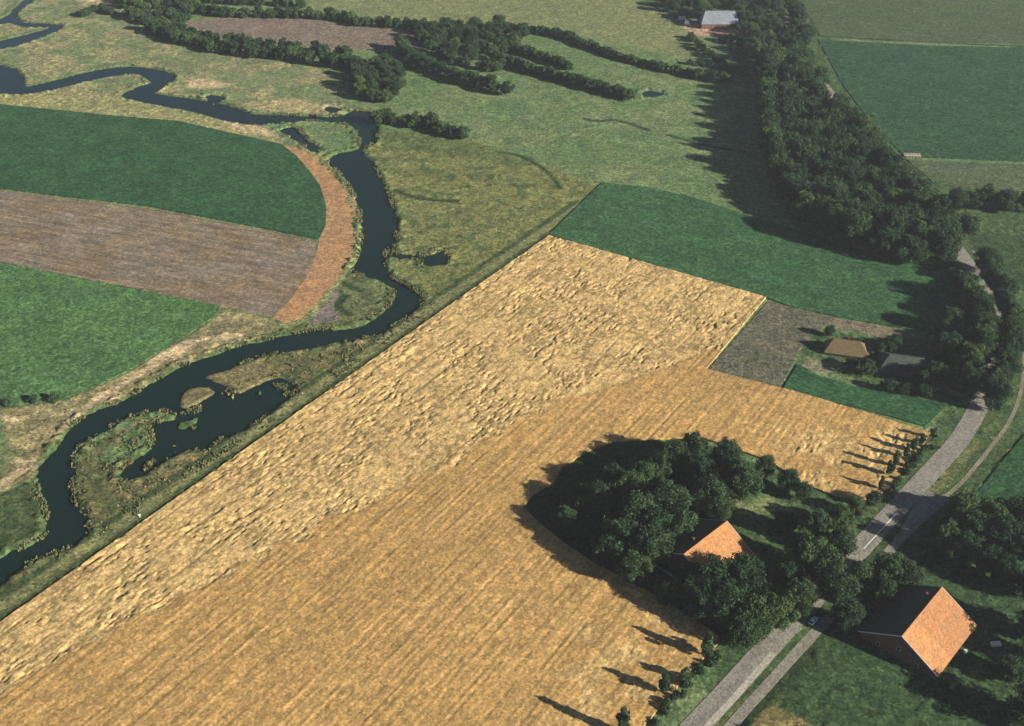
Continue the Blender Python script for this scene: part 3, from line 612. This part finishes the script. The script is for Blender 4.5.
cnt += scatter('broadleaf_tree', [(415,28),(450,24),(500,22),(528,34),(520,46),(500,52),(470,56),(448,50),(430,48)], 11.5, (9,13), (5,7), 'bushy tree in the thick knot where the far hedges meet', 'knot of trees where the far hedges meet')
cnt += hedge('broadleaf_tree', [(400,44),(412,58),(435,68),(465,78),(492,86),(510,92)], 6.5, (8,12), (4.6,6), 'bushy tree in the nearest row below the knot of far trees', 'nearest row below the knot of far trees', 2)
cnt += hedge('hedgerow_tree', [(440,52),(465,62),(490,68),(505,64)], 8, (6,9), (4,5.4), 'bushy tree of the inner row below the knot of far trees', 'inner row below the knot of far trees', 2)
cnt += hedge('hedgerow_tree', [(505,44),(535,54),(570,66)], 4.6, (6,8), (4.2,5.0), 'bushy tree of the short middle far hedge', 'short middle far hedge', 1.0)
cnt += hedge('hedgerow_tree', [(498,58),(540,71),(585,83),(628,95)], 4.2, (7,9), (4.4,5.2), 'bushy tree of the nearest of the far parallel hedges', 'nearest of the far parallel hedges', 1.2)
cnt += hedge('hedgerow_tree', [(512,28),(560,35),(590,46),(625,58),(665,68),(700,76),(728,80)], 4.8, (4.5,8), (3.6,5), 'bushy tree of the long thin hedge crossing the far pasture', 'long thin hedge crossing the far pasture', 1)
cnt += scatter('broadleaf_tree', [(352,64),(385,60),(405,66),(400,85),(385,98),(362,92)], 9, (9,13), (4.6,6), 'dark tree of the clump above the head of the river bend', 'clump above the head of the river bend')
cnt += hedge('hedgerow_tree', [(378,118),(400,120),(425,123),(448,130),(460,135)], 4.0, (7,11), (3.8,5), 'bushy tree of the row ending at the river bend', 'bushy row ending at the river bend', 3.0)
for (px, py, lab) in ((5,402,'round dark bush at the left edge below the bright green field'), (33,398,'left one of two dark bushes close together at the bright green field edge'), (53,397,'right one of two dark bushes close together at the bright green field edge')):
    tree('shrub', px, py, 3.4, 2.6, lab, None)
# right edge rows
cnt += hedge('broadleaf_tree', [(956,200),(980,198),(1005,202),(1030,205)], 9, (11,14), (5.5,6.5), 'dark tree of the row behind the right end of the wood', 'row behind the right end of the wood', 3)
tree('broadleaf_tree', 968, 224, 13, 6.6, 'sunlit round tree standing where the wood meets the bend of the road', None, 5)
# avenue on both sides of the bend
cnt += hedge('broadleaf_tree', [(970,290),(982,318),(980,345),(968,374),(962,388)], 7, (12,16), (5.2,6.4), 'roadside tree on the inner side of the bend in the road', 'trees on the inner side of the road bend', 2.5)
cnt += hedge('broadleaf_tree', [(984,262),(1001,290),(1014,322),(1011,352),(1002,376),(992,400)], 7.0, (12,16), (4.4,5.8), 'roadside tree on the outer side of the bend in the road', 'trees on the outer side of the road bend', 1.5)
for a in ((950,318,13,6.0,'large dark tree behind the mossy grey barn roof, nearest the potato field'), (948,345,14,6.5,'large dark tree between the mossy grey barn and the road bend'), (925,390,6,3.6,'low tree in front of the mossy grey barn, by the green strip'),
          (905,388,5,3.0,'low bushy tree in front of the middle of the mossy grey barn'), (888,384,6,3.0,'small bushy tree at the left corner of the mossy grey barn'), (880,349,7,3.0,'tree between the thatched cottage and the grey barn'), (893,342,9,4.0,'tree just behind the left corner of the grey barn'), (830,330,6,2.4,'small dark tree behind the left end of the thatched cottage'), (868,366,8,3.8,'dark tree in front of the right end of the thatched cottage'), (852,362,5,2.8,'low dark tree in front of the middle of the thatched cottage'), (915,372,8,4.0,'dark tree over the lower edge of the grey barn roof'), (936,372,12,5.4,'large dark tree right of the grey barn, beside the inner road trees')):
    tree('broadleaf_tree', *a)
tree('shrub', 962, 636, 3, 2.4, 'dark bush covering the eaves of the right farmhouse, lower of two')
tree('shrub', 970, 628, 3.4, 2.4, 'dark bush covering the eaves of the right farmhouse, upper of two')
tree('shrub', 871, 370, 2, 1.6, 'small bright bush in the shade before the thatched cottage')
# around the middle farmhouse
near = [
 (693,447,13,5.2,1,'topmost tree of the grove, at its upper tip against the wheat'),(676,455,12,4.8,0,'second tree down the upper left edge of the grove'),(660,464,12,4.8,1,'third tree down the upper left edge of the grove'),(644,474,12,4.6,3,'fourth tree down the upper left edge of the grove'),(629,484,12,5.0,1,'outermost tree at the left corner of the grove edge'),
 (668,500,15,6.2,1,'round tree in the middle of the grove left of the orange roof'),(640,512,15,6.6,3,'broad tree in the middle left of the grove'),(622,535,14,6.0,1,'broad tree on the left side of the grove facing the wheat'),(650,545,14,6.2,0,'broad tree left of the orange roof, over the lower grove'),
 (679,520,13,5.4,1,'tree beside the little shed left of the orange roof'),(566,515,8,3.6,3,'lone small tree standing out in the shadow left of the grove'),(590,528,7,3.2,0,'small tree between the lone left tree and the grove'),(634,566,11,4.8,1,'tree at the lower left corner of the grove'),
 (727,452,11,4.6,0,'dark tree just right of the topmost tree of the grove'),(744,480,14,6.0,3,'round tree above the lawn behind the orange roof'),(766,466,9,3.6,0,'small round tree on the wheat edge, left of two'),(789,480,9,3.6,0,'small round tree on the wheat edge, right of two'),(803,490,7,2.8,2,'smallest tree on the wheat edge right of the grove'),
 (709,494,14,5.8,1,'round tree behind the ridge of the middle orange roof'),(722,508,9,3.8,3,'low tree close behind the peak of the middle orange roof'),(815,524,12,5.0,3,'tree between the lawn and the road, upper one'),(840,516,9,4.0,1,'tree at the corner of the wheat near the road'),(858,506,7,3.2,5,'small tree in the hedge at the wheat corner by the road'),(874,498,6,2.8,3,'smallest roadside tree below the slim saplings'),
 (786,520,7,3.6,0,'dark tree right of the lawn behind the farmhouse'),(806,550,14,5.6,5,'fresh green tall tree right of the orange roof by the road'),(790,574,8,4.4,0,'dark tree between the orange roof and the road'),
 (716,578,14,6.4,0,'great dark tree in front of the orange roof, left one'),(742,574,14,6.4,0,'great dark tree in front of the orange roof, middle one'),(766,596,9,5.0,1,'great tree in front of the orange roof, right one'),(705,602,11,5.0,0,'dark tree at the lower left of the great front trees'),(730,605,13,6.0,1,'tree nearest the bottom corner of the grove'),(757,615,13,5.6,3,'tree over the road end of the grove, by the asphalt'),
 (690,575,9,4.0,0,'dark tree beside the pale garden fence'),(780,610,12,5.0,5,'fresh tree leaning over the road left of the car'),(800,596,12,5.0,1,'tree over the road above the car'),(668,590,8,3.6,0,'low tree below the pale garden fence'),
 (838,585,12,5.2,1,'tree across the road right of the car'),(848,612,10,4.4,0,'tree between the car and the right farmhouse'),(862,572,9,3.8,3,'small tree in the row across the road'),(888,566,11,4.8,5,'fresh round tree above the right farmhouse shadow, left one'),(909,573,9,4.0,3,'round tree behind the peak of the right farmhouse'),(885,590,8,3.6,0,'small dark tree at the left of the right farmhouse shadow'),
 
 (826,560,12,5.2,1,'tree over the road just above the fresh green tall one'),(842,540,10,4.2,0,'dark tree at the roadside where the farm track meets the asphalt'),
 (700,470,12,5.2,0,'dark tree inside the grove below its topmost tree'),(735,470,11,5,3,'tree between the grove tip and the small round wheat-edge trees'),
 (598,495,11,4.8,1,'tree at the left front of the grove, above the lone small tree'),(614,476,10,4.4,0,'upper of the outermost left trees of the grove'),(583,506,8,3.8,3,'low tree at the far left of the grove, right of the lone small tree'),(606,548,10,4.4,0,'tree at the lower left flank of the grove, low in the shadow'),(576,494,7,3.2,1,'small tree just above the lone small tree left of the grove'),
 (605,510,10,4.2,0,'small tree inside the shadow at the left point of the grove'),(655,525,14,6,0,'dark tree in the heart of the grove'),(695,590,11,5,1,'tree below the pale fence, beside the great front trees'),(745,630,10,4.6,0,'low dark tree at the very bottom of the grove above the asphalt'),
 ]
for (px, py, H, R, v, lab) in near: tree('broadleaf_tree', px, py, H * 1.22, R * 1.12, lab, None, v)
# trees right of the road
cnt += hedge('broadleaf_tree', [(946,540),(966,548),(985,560),(1005,574),(1030,588)], 7.5, (10,13), (4.6,5.6), 'sunlit tree of the hedge running behind the right farmhouse', 'hedge behind the right farmhouse', 1)
cnt += hedge('broadleaf_tree', [(965,510),(985,512),(1010,515),(1040,522)], 8, (11,13), (5.2,6.5), 'dark tree of the row where the path leaves the road', 'row where the path leaves the road', 1.5)
cnt += hedge('broadleaf_tree', [(975,530),(1000,538),(1030,550)], 9, (11,14), (5,6.5), 'dark tree behind the row where the path leaves the road', 'second row where the path leaves the road', 1.5)
for a in ((955,690,5,2.6,'small bush standing alone in front of the right farmhouse'), (1012,668,8,4.5,'dark tree at the right edge beyond the white trailer'), (1040,706,14,8,'big tree at the bottom right corner'), (1046,652,10,6,'dark tree at the right edge level with the right farmhouse'), (1046,618,16,8,'dark tree at the right edge above the right farmhouse')):
    tree('broadleaf_tree', *a)
# slim saplings on the verge between wheat and road (bases)
for i, (px, py, H) in enumerate(((932,440,6.5),(921,446,7),(913,452,8),(905,459,8),(894,468,9.5),(888,476,8),(880,490,7))):
    tree('slim_tree', px, py, H, 1.5 + .15 * (i % 3), 'slim young tree in the row between the wheat and the road', 'slim saplings between the wheat and the road', i, 'tree', True)
for (px, py, H, R, lab) in ((706,657,11,2.6,'slim tree on the verge, upper one beside the last wheat'), (664,694,9,2.3,'slim tree on the verge beside the wheat, middle one'), (684,682,7.5,1.9,'slim tree on the verge just below the upper one'), (622,735,13,2.4,'slim tree at the bottom edge of the wheat')):
    tree('slim_tree', px, py, H, R, lab, None, None, 'tree', True)
tree('slim_tree', 806, 752, 9, 1.2, 'slim tree below the bottom edge beside the road', None, 0, 'tree', True)
cnt += hedge('shrub', [(655,720),(676,696),(698,674),(716,655),(732,644)], 3.2, (1.6,3), (1.5,2.3), 'low bush of the rough verge between wheat and bottom road', 'bushes of the rough verge by the bottom road', 1.5)
cnt += hedge('shrub', [(931,446),(920,455),(908,468),(900,480),(888,492)], 2.8, (1.6,3.2), (1.4,2.2), 'low bush under the slim saplings by the road', 'bushes under the slim saplings', 1.0)
cnt += hedge('shrub', [(640,578),(662,596),(690,612),(712,626)], 3.2, (1.8,3), (1.6,2.3), 'low bush along the lower edge of the grove', 'bushes along the lower grove edge', 1.0)
cnt += hedge('shrub', [(938,258),(950,272),(958,290),(960,312)], 5, (1.6,3), (1.6,2.4), 'low bush between the potato field and the road bend', 'bushes between potato field and road bend', 1.0)
print('scattered trees', cnt)

# ------------------------------------------------------------------ buildings
def tile_mat(name, c1, c2, c3, rows=3.2):
    m, nt, b = newmat(name, .8, .25)
    c = mix(nt, c1, c2, ramp(nt, noise(nt, .35, 5, .7), [(.35, 0), (.65, 1)]))
    c = mix(nt, c, c3, ramp(nt, noise(nt, 2.2, 4, .85), [(.42, 0), (.66, .9)]))
    c = mix(nt, c, c3, ramp(nt, noise(nt, .16, 5, .7), [(.5, 0), (.66, .7)]))
    vo = N(nt, 'ShaderNodeTexVoronoi'); vo.inputs['Scale'].default_value = 2.2; tcv = N(nt, 'ShaderNodeTexCoord'); nt.links.new(tcv.outputs['Object'], vo.inputs['Vector'])
    spv = N(nt, 'ShaderNodeSeparateColor'); nt.links.new(vo.outputs['Color'], spv.inputs[0]); c = mix(nt, c, ramp(nt, spv.outputs[0], [(0, .70), (1, 1.22)]), 1, 'MULTIPLY')
    wv = N(nt, 'ShaderNodeTexWave'); tc = N(nt, 'ShaderNodeTexCoord'); nt.links.new(tc.outputs['Object'], wv.inputs[0]); wv.bands_direction = 'X'; wv.inputs['Scale'].default_value = 1.1
    c = mix(nt, c, ramp(nt, wv.outputs[0], [(0, .86), (1, 1.06)]), 1, 'MULTIPLY')
    nt.links.new(c, b.inputs['Base Color']); bump(nt, b, wv.outputs[0], .5, .06); return m
orange = tile_mat('orange_tiles', (.46,.205,.075), (.40,.175,.07), (.26,.15,.08))
orange_new = tile_mat('bright_orange_tiles', (.52,.245,.082), (.46,.21,.078), (.34,.18,.09))
bluegrey = tile_mat('grey_roofing', (.16,.20,.26), (.20,.24,.30), (.26,.28,.30)); moss = tile_mat('mossy_roofing', (.045,.066,.052), (.06,.08,.065), (.085,.10,.08))
thatch = plain('thatch', (.15,.11,.065), .95, .1, .3, 1.2); brick = plain('red_brick', (.17,.085,.06), .9, .15, .25, 1.5)
pale_brick = plain('pale_brick', (.42,.32,.22), .9, .15, .2, 1.5); wood_w = plain('white_wood', (.72,.72,.68), .6, .3, .1); greenp = plain('green_door_paint', (.03,.09,.06), .5, .4, .1)
gm, nt, b = newmat('window_glass', .08, .5); b.inputs['Base Color'].default_value = (.02, .03, .04, 1)
def farm(name, label, cx, cy, ang, L, W, HR, HE, hip, rmat, wmat, over=.6, near_L=0, nmat=None, left_mat=None, verge=True, chim=(), group=None):
    """ridge along local X; hip=(at -x, at +x) horizontal length of each hip"""
    e = empty(name, (cx, cy, 0), ang, label, 'house', group); hl, hw = L / 2, W / 2; sl_ = (HR - HE) / hw
    m = MB()
    def top(x):  # ridge height limited by the hips
        z = HR
        if hip[0]: z = min(z, HE + (x + hl) * (HR - HE) / hip[0])
        if hip[1]: z = min(z, HE + (hl - x) * (HR - HE) / hip[1])
        return z
    # walls with gables
    for s_ in (-1, 1):
        zt = HR if not hip[0 if s_ < 0 else 1] else HE
        pts = [(-hw + .3, 0), (hw - .3, 0), (hw - .3, HE)] + ([(0, HR - .3)] if zt == HR else []) + [(-hw + .3, HE)]
        x0, x1 = (s_ * hl - .3 * s_, s_ * hl - .65 * s_)
        n = len(pts); m.add([(x0, p[0], p[1]) for p in pts] + [(x1, p[0], p[1]) for p in pts], [tuple(range(n)), tuple(range(2 * n - 1, n - 1, -1))] + [(i, (i + 1) % n, n + (i + 1) % n, n + i) for i in range(n)])
        m.box(-hl + .66, hl - .66, s_ * hw - .3 * s_ - (.35 if s_ > 0 else 0), s_ * hw - .3 * s_ + (.35 if s_ < 0 else 0), 0, HE + .1)
    m.build('wall', wmat, e)
    # roof: each slope a slab
    zo = HE - over * sl_; T = .28
    def slab(face, mat, nm='roof'):
        q = MB(); n = len(face); q.add(list(face) + [(p[0], p[1], p[2] - T) for p in face], [tuple(range(n)), tuple(range(2 * n - 1, n - 1, -1))] + [(i, (i + 1) % n, n + (i + 1) % n, n + i) for i in range(n)])
        return q.build(nm, mat, e)
    xl0 = -hl - (0 if not hip[0] else over); xl1 = hl + (0 if not hip[1] else over); r0 = -hl + hip[0]; r1 = hl - hip[1]
    cut = -hl + near_L
    for s_ in (-1, 1):
        y = s_ * (hw + over)
        if near_L:
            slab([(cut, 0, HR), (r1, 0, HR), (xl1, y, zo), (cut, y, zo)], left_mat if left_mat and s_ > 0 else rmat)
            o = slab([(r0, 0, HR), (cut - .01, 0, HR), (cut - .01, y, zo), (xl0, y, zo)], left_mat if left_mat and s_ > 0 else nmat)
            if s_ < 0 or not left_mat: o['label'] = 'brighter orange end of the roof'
        else: slab([(r0, 0, HR), (r1, 0, HR), (xl1, y, zo), (xl0, y, zo)], rmat)
    if hip[0]: slab([(r0, 0, HR), (xl0, hw + over, zo), (xl0, -hw - over, zo)], rmat)
    if hip[1]: slab([(r1, 0, HR), (xl1, -hw - over, zo), (xl1, hw + over, zo)], rmat)
    q = MB(); q.tube([(r0, 0, HR + .02), (r1, 0, HR + .02)], .17, 6); q.build('ridge_tile', rmat, e)
    if verge:
        for s_, h_ in ((-1, hip[0]), (1, hip[1])):
            if h_: continue
            for t_ in (-1, 1):
                q = MB(); x = s_ * (hl + .03); a_ = (x, 0, HR + .06); b_ = (x, t_ * (hw + over), zo + .06); d_ = .10 * s_
                V = [a_, b_, (b_[0], b_[1], b_[2] - .4), (a_[0], a_[1], a_[2] - .4)]; V += [(p[0] + d_, p[1], p[2]) for p in V]
                q.add(V, [(0, 1, 2, 3), (7, 6, 5, 4), (0, 4, 5, 1), (1, 5, 6, 2), (2, 6, 7, 3), (3, 7, 4, 0)]); q.build('verge_board', wood_w, e)
    for (xx, yy) in chim:
        zc = HR - abs(yy) * sl_; q = MB(); q.box(xx - .35, xx + .35, yy - .35, yy + .35, zc - .6, zc + 1.2); q.box(xx - .42, xx + .42, yy - .42, yy + .42, zc + 1.2, zc + 1.35); q.build('chimney', brick, e)
    # windows and doors in the long and end walls
    def win(x, y, ax, z=1.0, w_=1.0, h_=1.2):
        f = MB(); p = MB(); s_ = 1 if (y if ax == 'y' else x) > 0 else -1; o_ = .06 * s_
        if ax == 'y':
            f.box(x - w_ / 2 - .08, x + w_ / 2 + .08, min(y, y + o_), max(y, y + o_), z - .08, z + h_ + .08); p.box(x - w_ / 2, x + w_ / 2, min(y, y + 1.3 * o_), max(y, y + 1.3 * o_), z, z + h_)
        else:
            f.box(min(x, x + o_), max(x, x + o_), y - w_ / 2 - .08, y + w_ / 2 + .08, z - .08, z + h_ + .08); p.box(min(x, x + 1.3 * o_), max(x, x + 1.3 * o_), y - w_ / 2, y + w_ / 2, z, z + h_)
        fo = f.build('window', wood_w, e); p.build('pane', gm, fo)
    yw = hw - .3; xw = hl - .3; zw = max(.4, HE - 1.7)
    k = -hl + 2.5
    while k < hl - 2:
        for s_ in (-1, 1): win(k, s_ * yw, 'y', zw)
        k += 3.4
    for s_ in (-1, 1):
        for yy in (-W / 4, W / 4): win(s_ * xw, yy, 'x', zw)
    if not hip[0]: win(-xw, 0, 'x', HE + 1.0, 1.2, 1.4)
    q = MB(); q.box(-xw - .07, -xw, -.6, .6, 0, 2.1); d = q.build('door', greenp, e); q = MB(); q.box(-xw - .12, -xw - .07, .35, .45, 1.0, 1.1); q.build('handle', wood_w, d)
    q = MB(); q.box(xw, xw + .07, -1.7, 1.7, 0, min(3.0, HE + .4)); q.build('barn_door', greenp, e)
    return e
def place(pa, pb, HR):   # centre, direction and length of a ridge from its two ends
    a = np.array(G(*pa, HR)[:2]); b_ = np.array(G(*pb, HR)[:2]); d = b_ - a
    return (a + b_) / 2, math.atan2(d[1], d[0]), float(np.linalg.norm(d))
c, a, L = place((902,636), (942,587), 10.5)
farm('farmhouse', 'large orange-roofed farmhouse standing alone right of the road, whole roof visible', c[0], c[1], a, L, 26.5, 10.5, 2.8, (0, 0), orange, brick, near_L=L * .34, nmat=orange_new, left_mat=tile_mat('shade_slope_tiles', (.11,.085,.06), (.09,.08,.055), (.07,.075,.045)), chim=((L * .3, 2.5),))  # left slope away from the sun: its shade is painted into the tile colour
c, a, L = place((684,554), (727,521), 10.5)
farm('farmhouse', 'orange-roofed farmhouse half hidden among the trees of the grove', c[0], c[1], a, L, 27, 10.5, 2.8, (0, 0), orange_new, brick, near_L=.01, nmat=orange_new, left_mat=bpy.data.materials['shade_slope_tiles'], chim=((-3, 3.0),))  # left slope takes the same tiles, darkened to stand in for shade
c, a, L = place((834,338), (864,342), 6.5)
farm('cottage', 'brown thatched cottage with a sunlit hipped end beside the potato field', c[0], c[1], a, L + 6, 9.5, 6.5, 2.0, (3, 4.5), thatch, brick, .5, verge=False, chim=((0, .2),))
c, a, L = place((890,354), (922,358), 6.2)
farm('barn', 'low barn with mossy grey-green roof beside the thatched cottage', c[0], c[1], a, L + 8, 15, 6.2, 2.2, (4, 4), moss, brick, .4, verge=False)
c = G(720, 29)
farm('farmhouse', 'big farmhouse with blue-grey roof and brick front at the far road', c[0], c[1] + 7, 0.0, 31, 16, 12.5, 4.6, (3.5, 3.5), bluegrey, brick, .3, verge=False, chim=((6, 1),))
c = G(693, 28)
farm('shed', 'low dark-roofed shed at the left of the blue-grey roofed farmhouse', c[0], c[1] + 6, -.25, 11, 7, 4.2, 2.4, (0, 0), plain('dark_sheeting', (.09,.11,.14), .6, .4, .2), pale_brick, .3)
c = G(745, 28)
farm('shed', 'small brick shed at the right of the blue-grey roofed farmhouse', c[0], c[1], 0, 9, 5, 3.4, 2.3, (0, 0), thatch, brick, .2, verge=False)
c = G(690.5, 523)
farm('shed', 'tiny pale-walled garden shed at the left of the middle orange roof', c[0], c[1], .9, 4.2, 3.4, 3.1, 2.1, (0, 0), plain('sandy_tiles', (.48,.38,.24), .9, .2, .3, 3), pale_brick, .2)
c = G(762, 72)
farm('shed', 'small grey-roofed hut among the trees above the wood', c[0], c[1], .1, 8, 6, 4, 2.4, (0, 0), plain('grey_sheeting', (.34,.34,.33), .8, .3, .15), brick, .2)

# ------------------------------------------------------------------ car on the road
def make_car(x, y, rz):
    e = empty('parked_car', (x, y, .10), rz, 'small pale blue car on the road in the tree shade', 'car')
    cp = bpy.data.materials.new('car_paint'); cp.use_nodes = True; b = cp.node_tree.nodes['Principled BSDF']; b.inputs['Base Color'].default_value = (.70, .86, 1.0, 1); b.inputs['Roughness'].default_value = .3; b.inputs['Coat Weight'].default_value = .5
    prof = [(-2.1,.35),(-2.12,.75),(-1.95,.95),(-1.1,1.0),(1.0,.98),(1.85,.85),(2.1,.62),(2.08,.35)]
    m = MB(); n = len(prof); ws = .84
    m.add([(p[0], -ws, p[1]) for p in prof] + [(p[0], ws, p[1]) for p in prof], [tuple(range(n)), tuple(range(2 * n - 1, n - 1, -1))] + [(i, n + i, n + (i + 1) % n, (i + 1) % n) for i in range(n)])
    m.build('body', cp, e, .05)
    m = MB(); q = [(-1.9,.96),(-1.45,1.42),(.25,1.44),(.95,.97)]; m.add([(p[0], -.76 + (p[1] - .96) * .25, p[1]) for p in q] + [(p[0], .76 - (p[1] - .96) * .25, p[1]) for p in q], [(0,1,2,3),(7,6,5,4),(0,4,5,1),(1,5,6,2),(2,6,7,3),(3,7,4,0)])
    m.build('cabin_glass', gm, e)
    m = MB(); m.box(-1.42, .22, -.66, .66, 1.42, 1.48); m.build('car_roof', cp, e, .02)
    rub = plain('tyre_rubber', (.02,.02,.02), .9, .1); met = plain('rim_metal', (.5,.5,.5), .35, .5, .05, 1, .8); lamp = plain('lamp_glass', (.85,.85,.8), .2, .5, .05); red = plain('tail_lamp', (.4,.02,.02), .3, .5, .05)
    for sx in (-1.3, 1.3):
        for sy in (-1, 1):
            m = MB(); m.tube([(sx, sy * .70, .32), (sx, sy * .90, .32)], .32, 16); wl = m.build('wheel', rub, e)
            m = MB(); m.tube([(sx, sy * .895, .32), (sx, sy * .915, .32)], .19, 12); m.build('rim', met, wl)
    for sy in (-1, 1):
        m = MB(); m.box(2.02, 2.13, sy * .6 - .18, sy * .6 + .18, .6, .74); m.build('headlight', lamp, e)
        m = MB(); m.box(-2.16, -2.08, sy * .62 - .15, sy * .62 + .15, .66, .82); m.build('tail_light', red, e)
        m = MB(); m.box(.55, .72, min(sy * .80, sy * 1.0), max(sy * .80, sy * 1.0), .98, 1.1); m.build('side_mirror', cp, e)
    m = MB(); m.box(-2.17, 2.15, -.7, .7, .33, .45); m.build('bumper', rub, e)
i = idx_near(ROAD, (813, 622)); p = G(813, 622); d = ROAD[i + 1] - ROAD[i]
CAR_A = math.atan2(d[1], d[0]); make_car(p[0], p[1], CAR_A)
# white trailer on the lawn
p = G(995, 646); e = empty('trailer', (p[0], p[1], 0), .1, 'small white box trailer on the shaded lawn at the right edge', 'trailer')
m = MB(); m.box(-1.6, 1.6, -.8, .8, .55, 1.5); m.build('box', wood_w, e, .05)
for sy in (-1, 1): m = MB(); m.tube([(0, sy * .72, .32), (0, sy * .98, .32)], .32, 14); m.build('wheel', plain('trailer_tyre', (.02,.02,.02), .9, .1), e)
m = MB(); m.tube([(1.6, .5, .6), (2.7, 0, .5)], .05, 6); m.tube([(1.6, -.5, .6), (2.7, 0, .5)], .05, 6); m.tube([(2.6, 0, .5), (2.6, 0, 0)], .04, 6); m.build('drawbar', plain('dark_steel', (.12,.12,.12), .5, .5, .1), e)
# white caravan by the far farm
p = G(682, 20); e = empty('caravan', (p[0], p[1], 0), -.3, 'white caravan at the field edge left of the blue-grey roofed farm', 'caravan')
m = MB(); m.box(-3, 3, -1.2, 1.2, .5, 2.8); m.build('body', wood_w, e, .2)
m = MB(); m.box(-2, -.6, -1.24, -1.19, 1.5, 2.2); m.box(.8, 2.2, -1.24, -1.19, 1.5, 2.2); m.build('window', gm, e)
for sy in (-1, 1): m = MB(); m.tube([(0, sy * 1.0, .35), (0, sy * 1.25, .35)], .35, 12); m.build('wheel', plain('caravan_tyre', (.02,.02,.02), .9, .1), e)
m = MB(); m.tube([(3, 0, .6), (4.2, 0, .5)], .06, 6); m.tube([(4.1, 0, .5), (4.1, 0, 0)], .04, 6); m.build('drawbar', plain('grey_steel', (.2,.2,.2), .5, .5, .1), e)
# fences
def fence(pa, pb, label, h=1.1, group=None):
    a = Vector(G(*pa)); b_ = Vector(G(*pb)); d = b_ - a; L = d.length; e = empty('fence', a, math.atan2(d.y, d.x), label, 'fence', group)
    n = max(2, int(L / 2.4))
    for k in range(n + 1):
        m = MB(); x = L * k / n; m.box(x - .06, x + .06, -.06, .06, -.1, h); m.build('post', wood_w, e)
    for z in (.35, .65, .95):
        m = MB(); m.box(0, L, -.11, -.062, z, z + .16); m.build('rail', wood_w, e)
fence((655,566), (682,584), 'pale rail fence in the garden shade at the lower left of the grove')
# plank bridge over the ditch by the maize
p = G(912, 157); e = empty('footbridge', (p[0], p[1], 0), -.05, 'pale little plank bridge at the corner of the dark maize field', 'bridge')
m = MB(); 
for k in range(18): m.box(-4.9 + k * .55, -4.4 + k * .55, -1.3, 1.3, .95, 1.1)
m.build('deck', pale_brick, e)
for sy in (-1, 1):
    m = MB(); m.box(-4.9, 4.95, sy * 1.25 - .06, sy * 1.25 + .06, 1.85, 1.97)
    for k in range(6): m.box(-4.8 + k * 1.9, -4.68 + k * 1.9, sy * 1.25 - .06, sy * 1.25 + .06, -.2, 1.85)
    m.build('handrail', wood_w, e)
# garden things by the right farmhouse
def barrel(px, py, label, h, r, mat):
    p = G(px, py); e = empty('water_butt', (p[0], p[1], 0), 0, label, 'barrel')
    m = MB(); m.tube([(0, 0, 0), (0, 0, h * .3), (0, 0, h * .6), (0, 0, h)], [r * .9, r, r, r * .9], 16); m.build('barrel', mat, e)
    m = MB(); m.tube([(0, 0, h), (0, 0, h + .06)], r * .95, 16); m.build('lid', wood_w, e)
barrel(965, 653, 'white water butt below the eaves of the right farmhouse', 1.3, .6, wood_w)
barrel(909, 652, 'pale water butt in the shade left of the right farmhouse', 1.1, .5, plain('pale_plastic', (.5,.55,.6), .5, .4, .1))
# marker post at the wheat edge
p = G(140, 517); e = empty('marker_post', (p[0], p[1], 0), .3, 'pale marker post beside the grass track at the wheat edge', 'post')
m = MB(); m.box(-.15, .15, -.15, .15, -.2, 1.5); m.build('post', wood_w, e); m = MB(); m.box(-.4, .4, -.2, -.15, .9, 1.5); m.build('board', wood_w, e)

# ------------------------------------------------------------------ haze
HAZE = True
if HAZE:
    m = MB(); m.box(-1500, 1500, -300, 2200, -4, 320)
    hm = bpy.data.materials.new('haze'); hm.use_nodes = True; nt = hm.node_tree; nt.nodes.remove(nt.nodes['Principled BSDF'])
    pv = N(nt, 'ShaderNodeVolumePrincipled'); pv.inputs['Color'].default_value = (.80, .88, 1.0, 1); pv.inputs['Density'].default_value = .00008; pv.inputs['Anisotropy'].default_value = .2
    nt.links.new(pv.outputs[0], nt.nodes['Material Output'].inputs['Volume'])
    o = m.build('haze', hm); tag(o, kind='stuff')
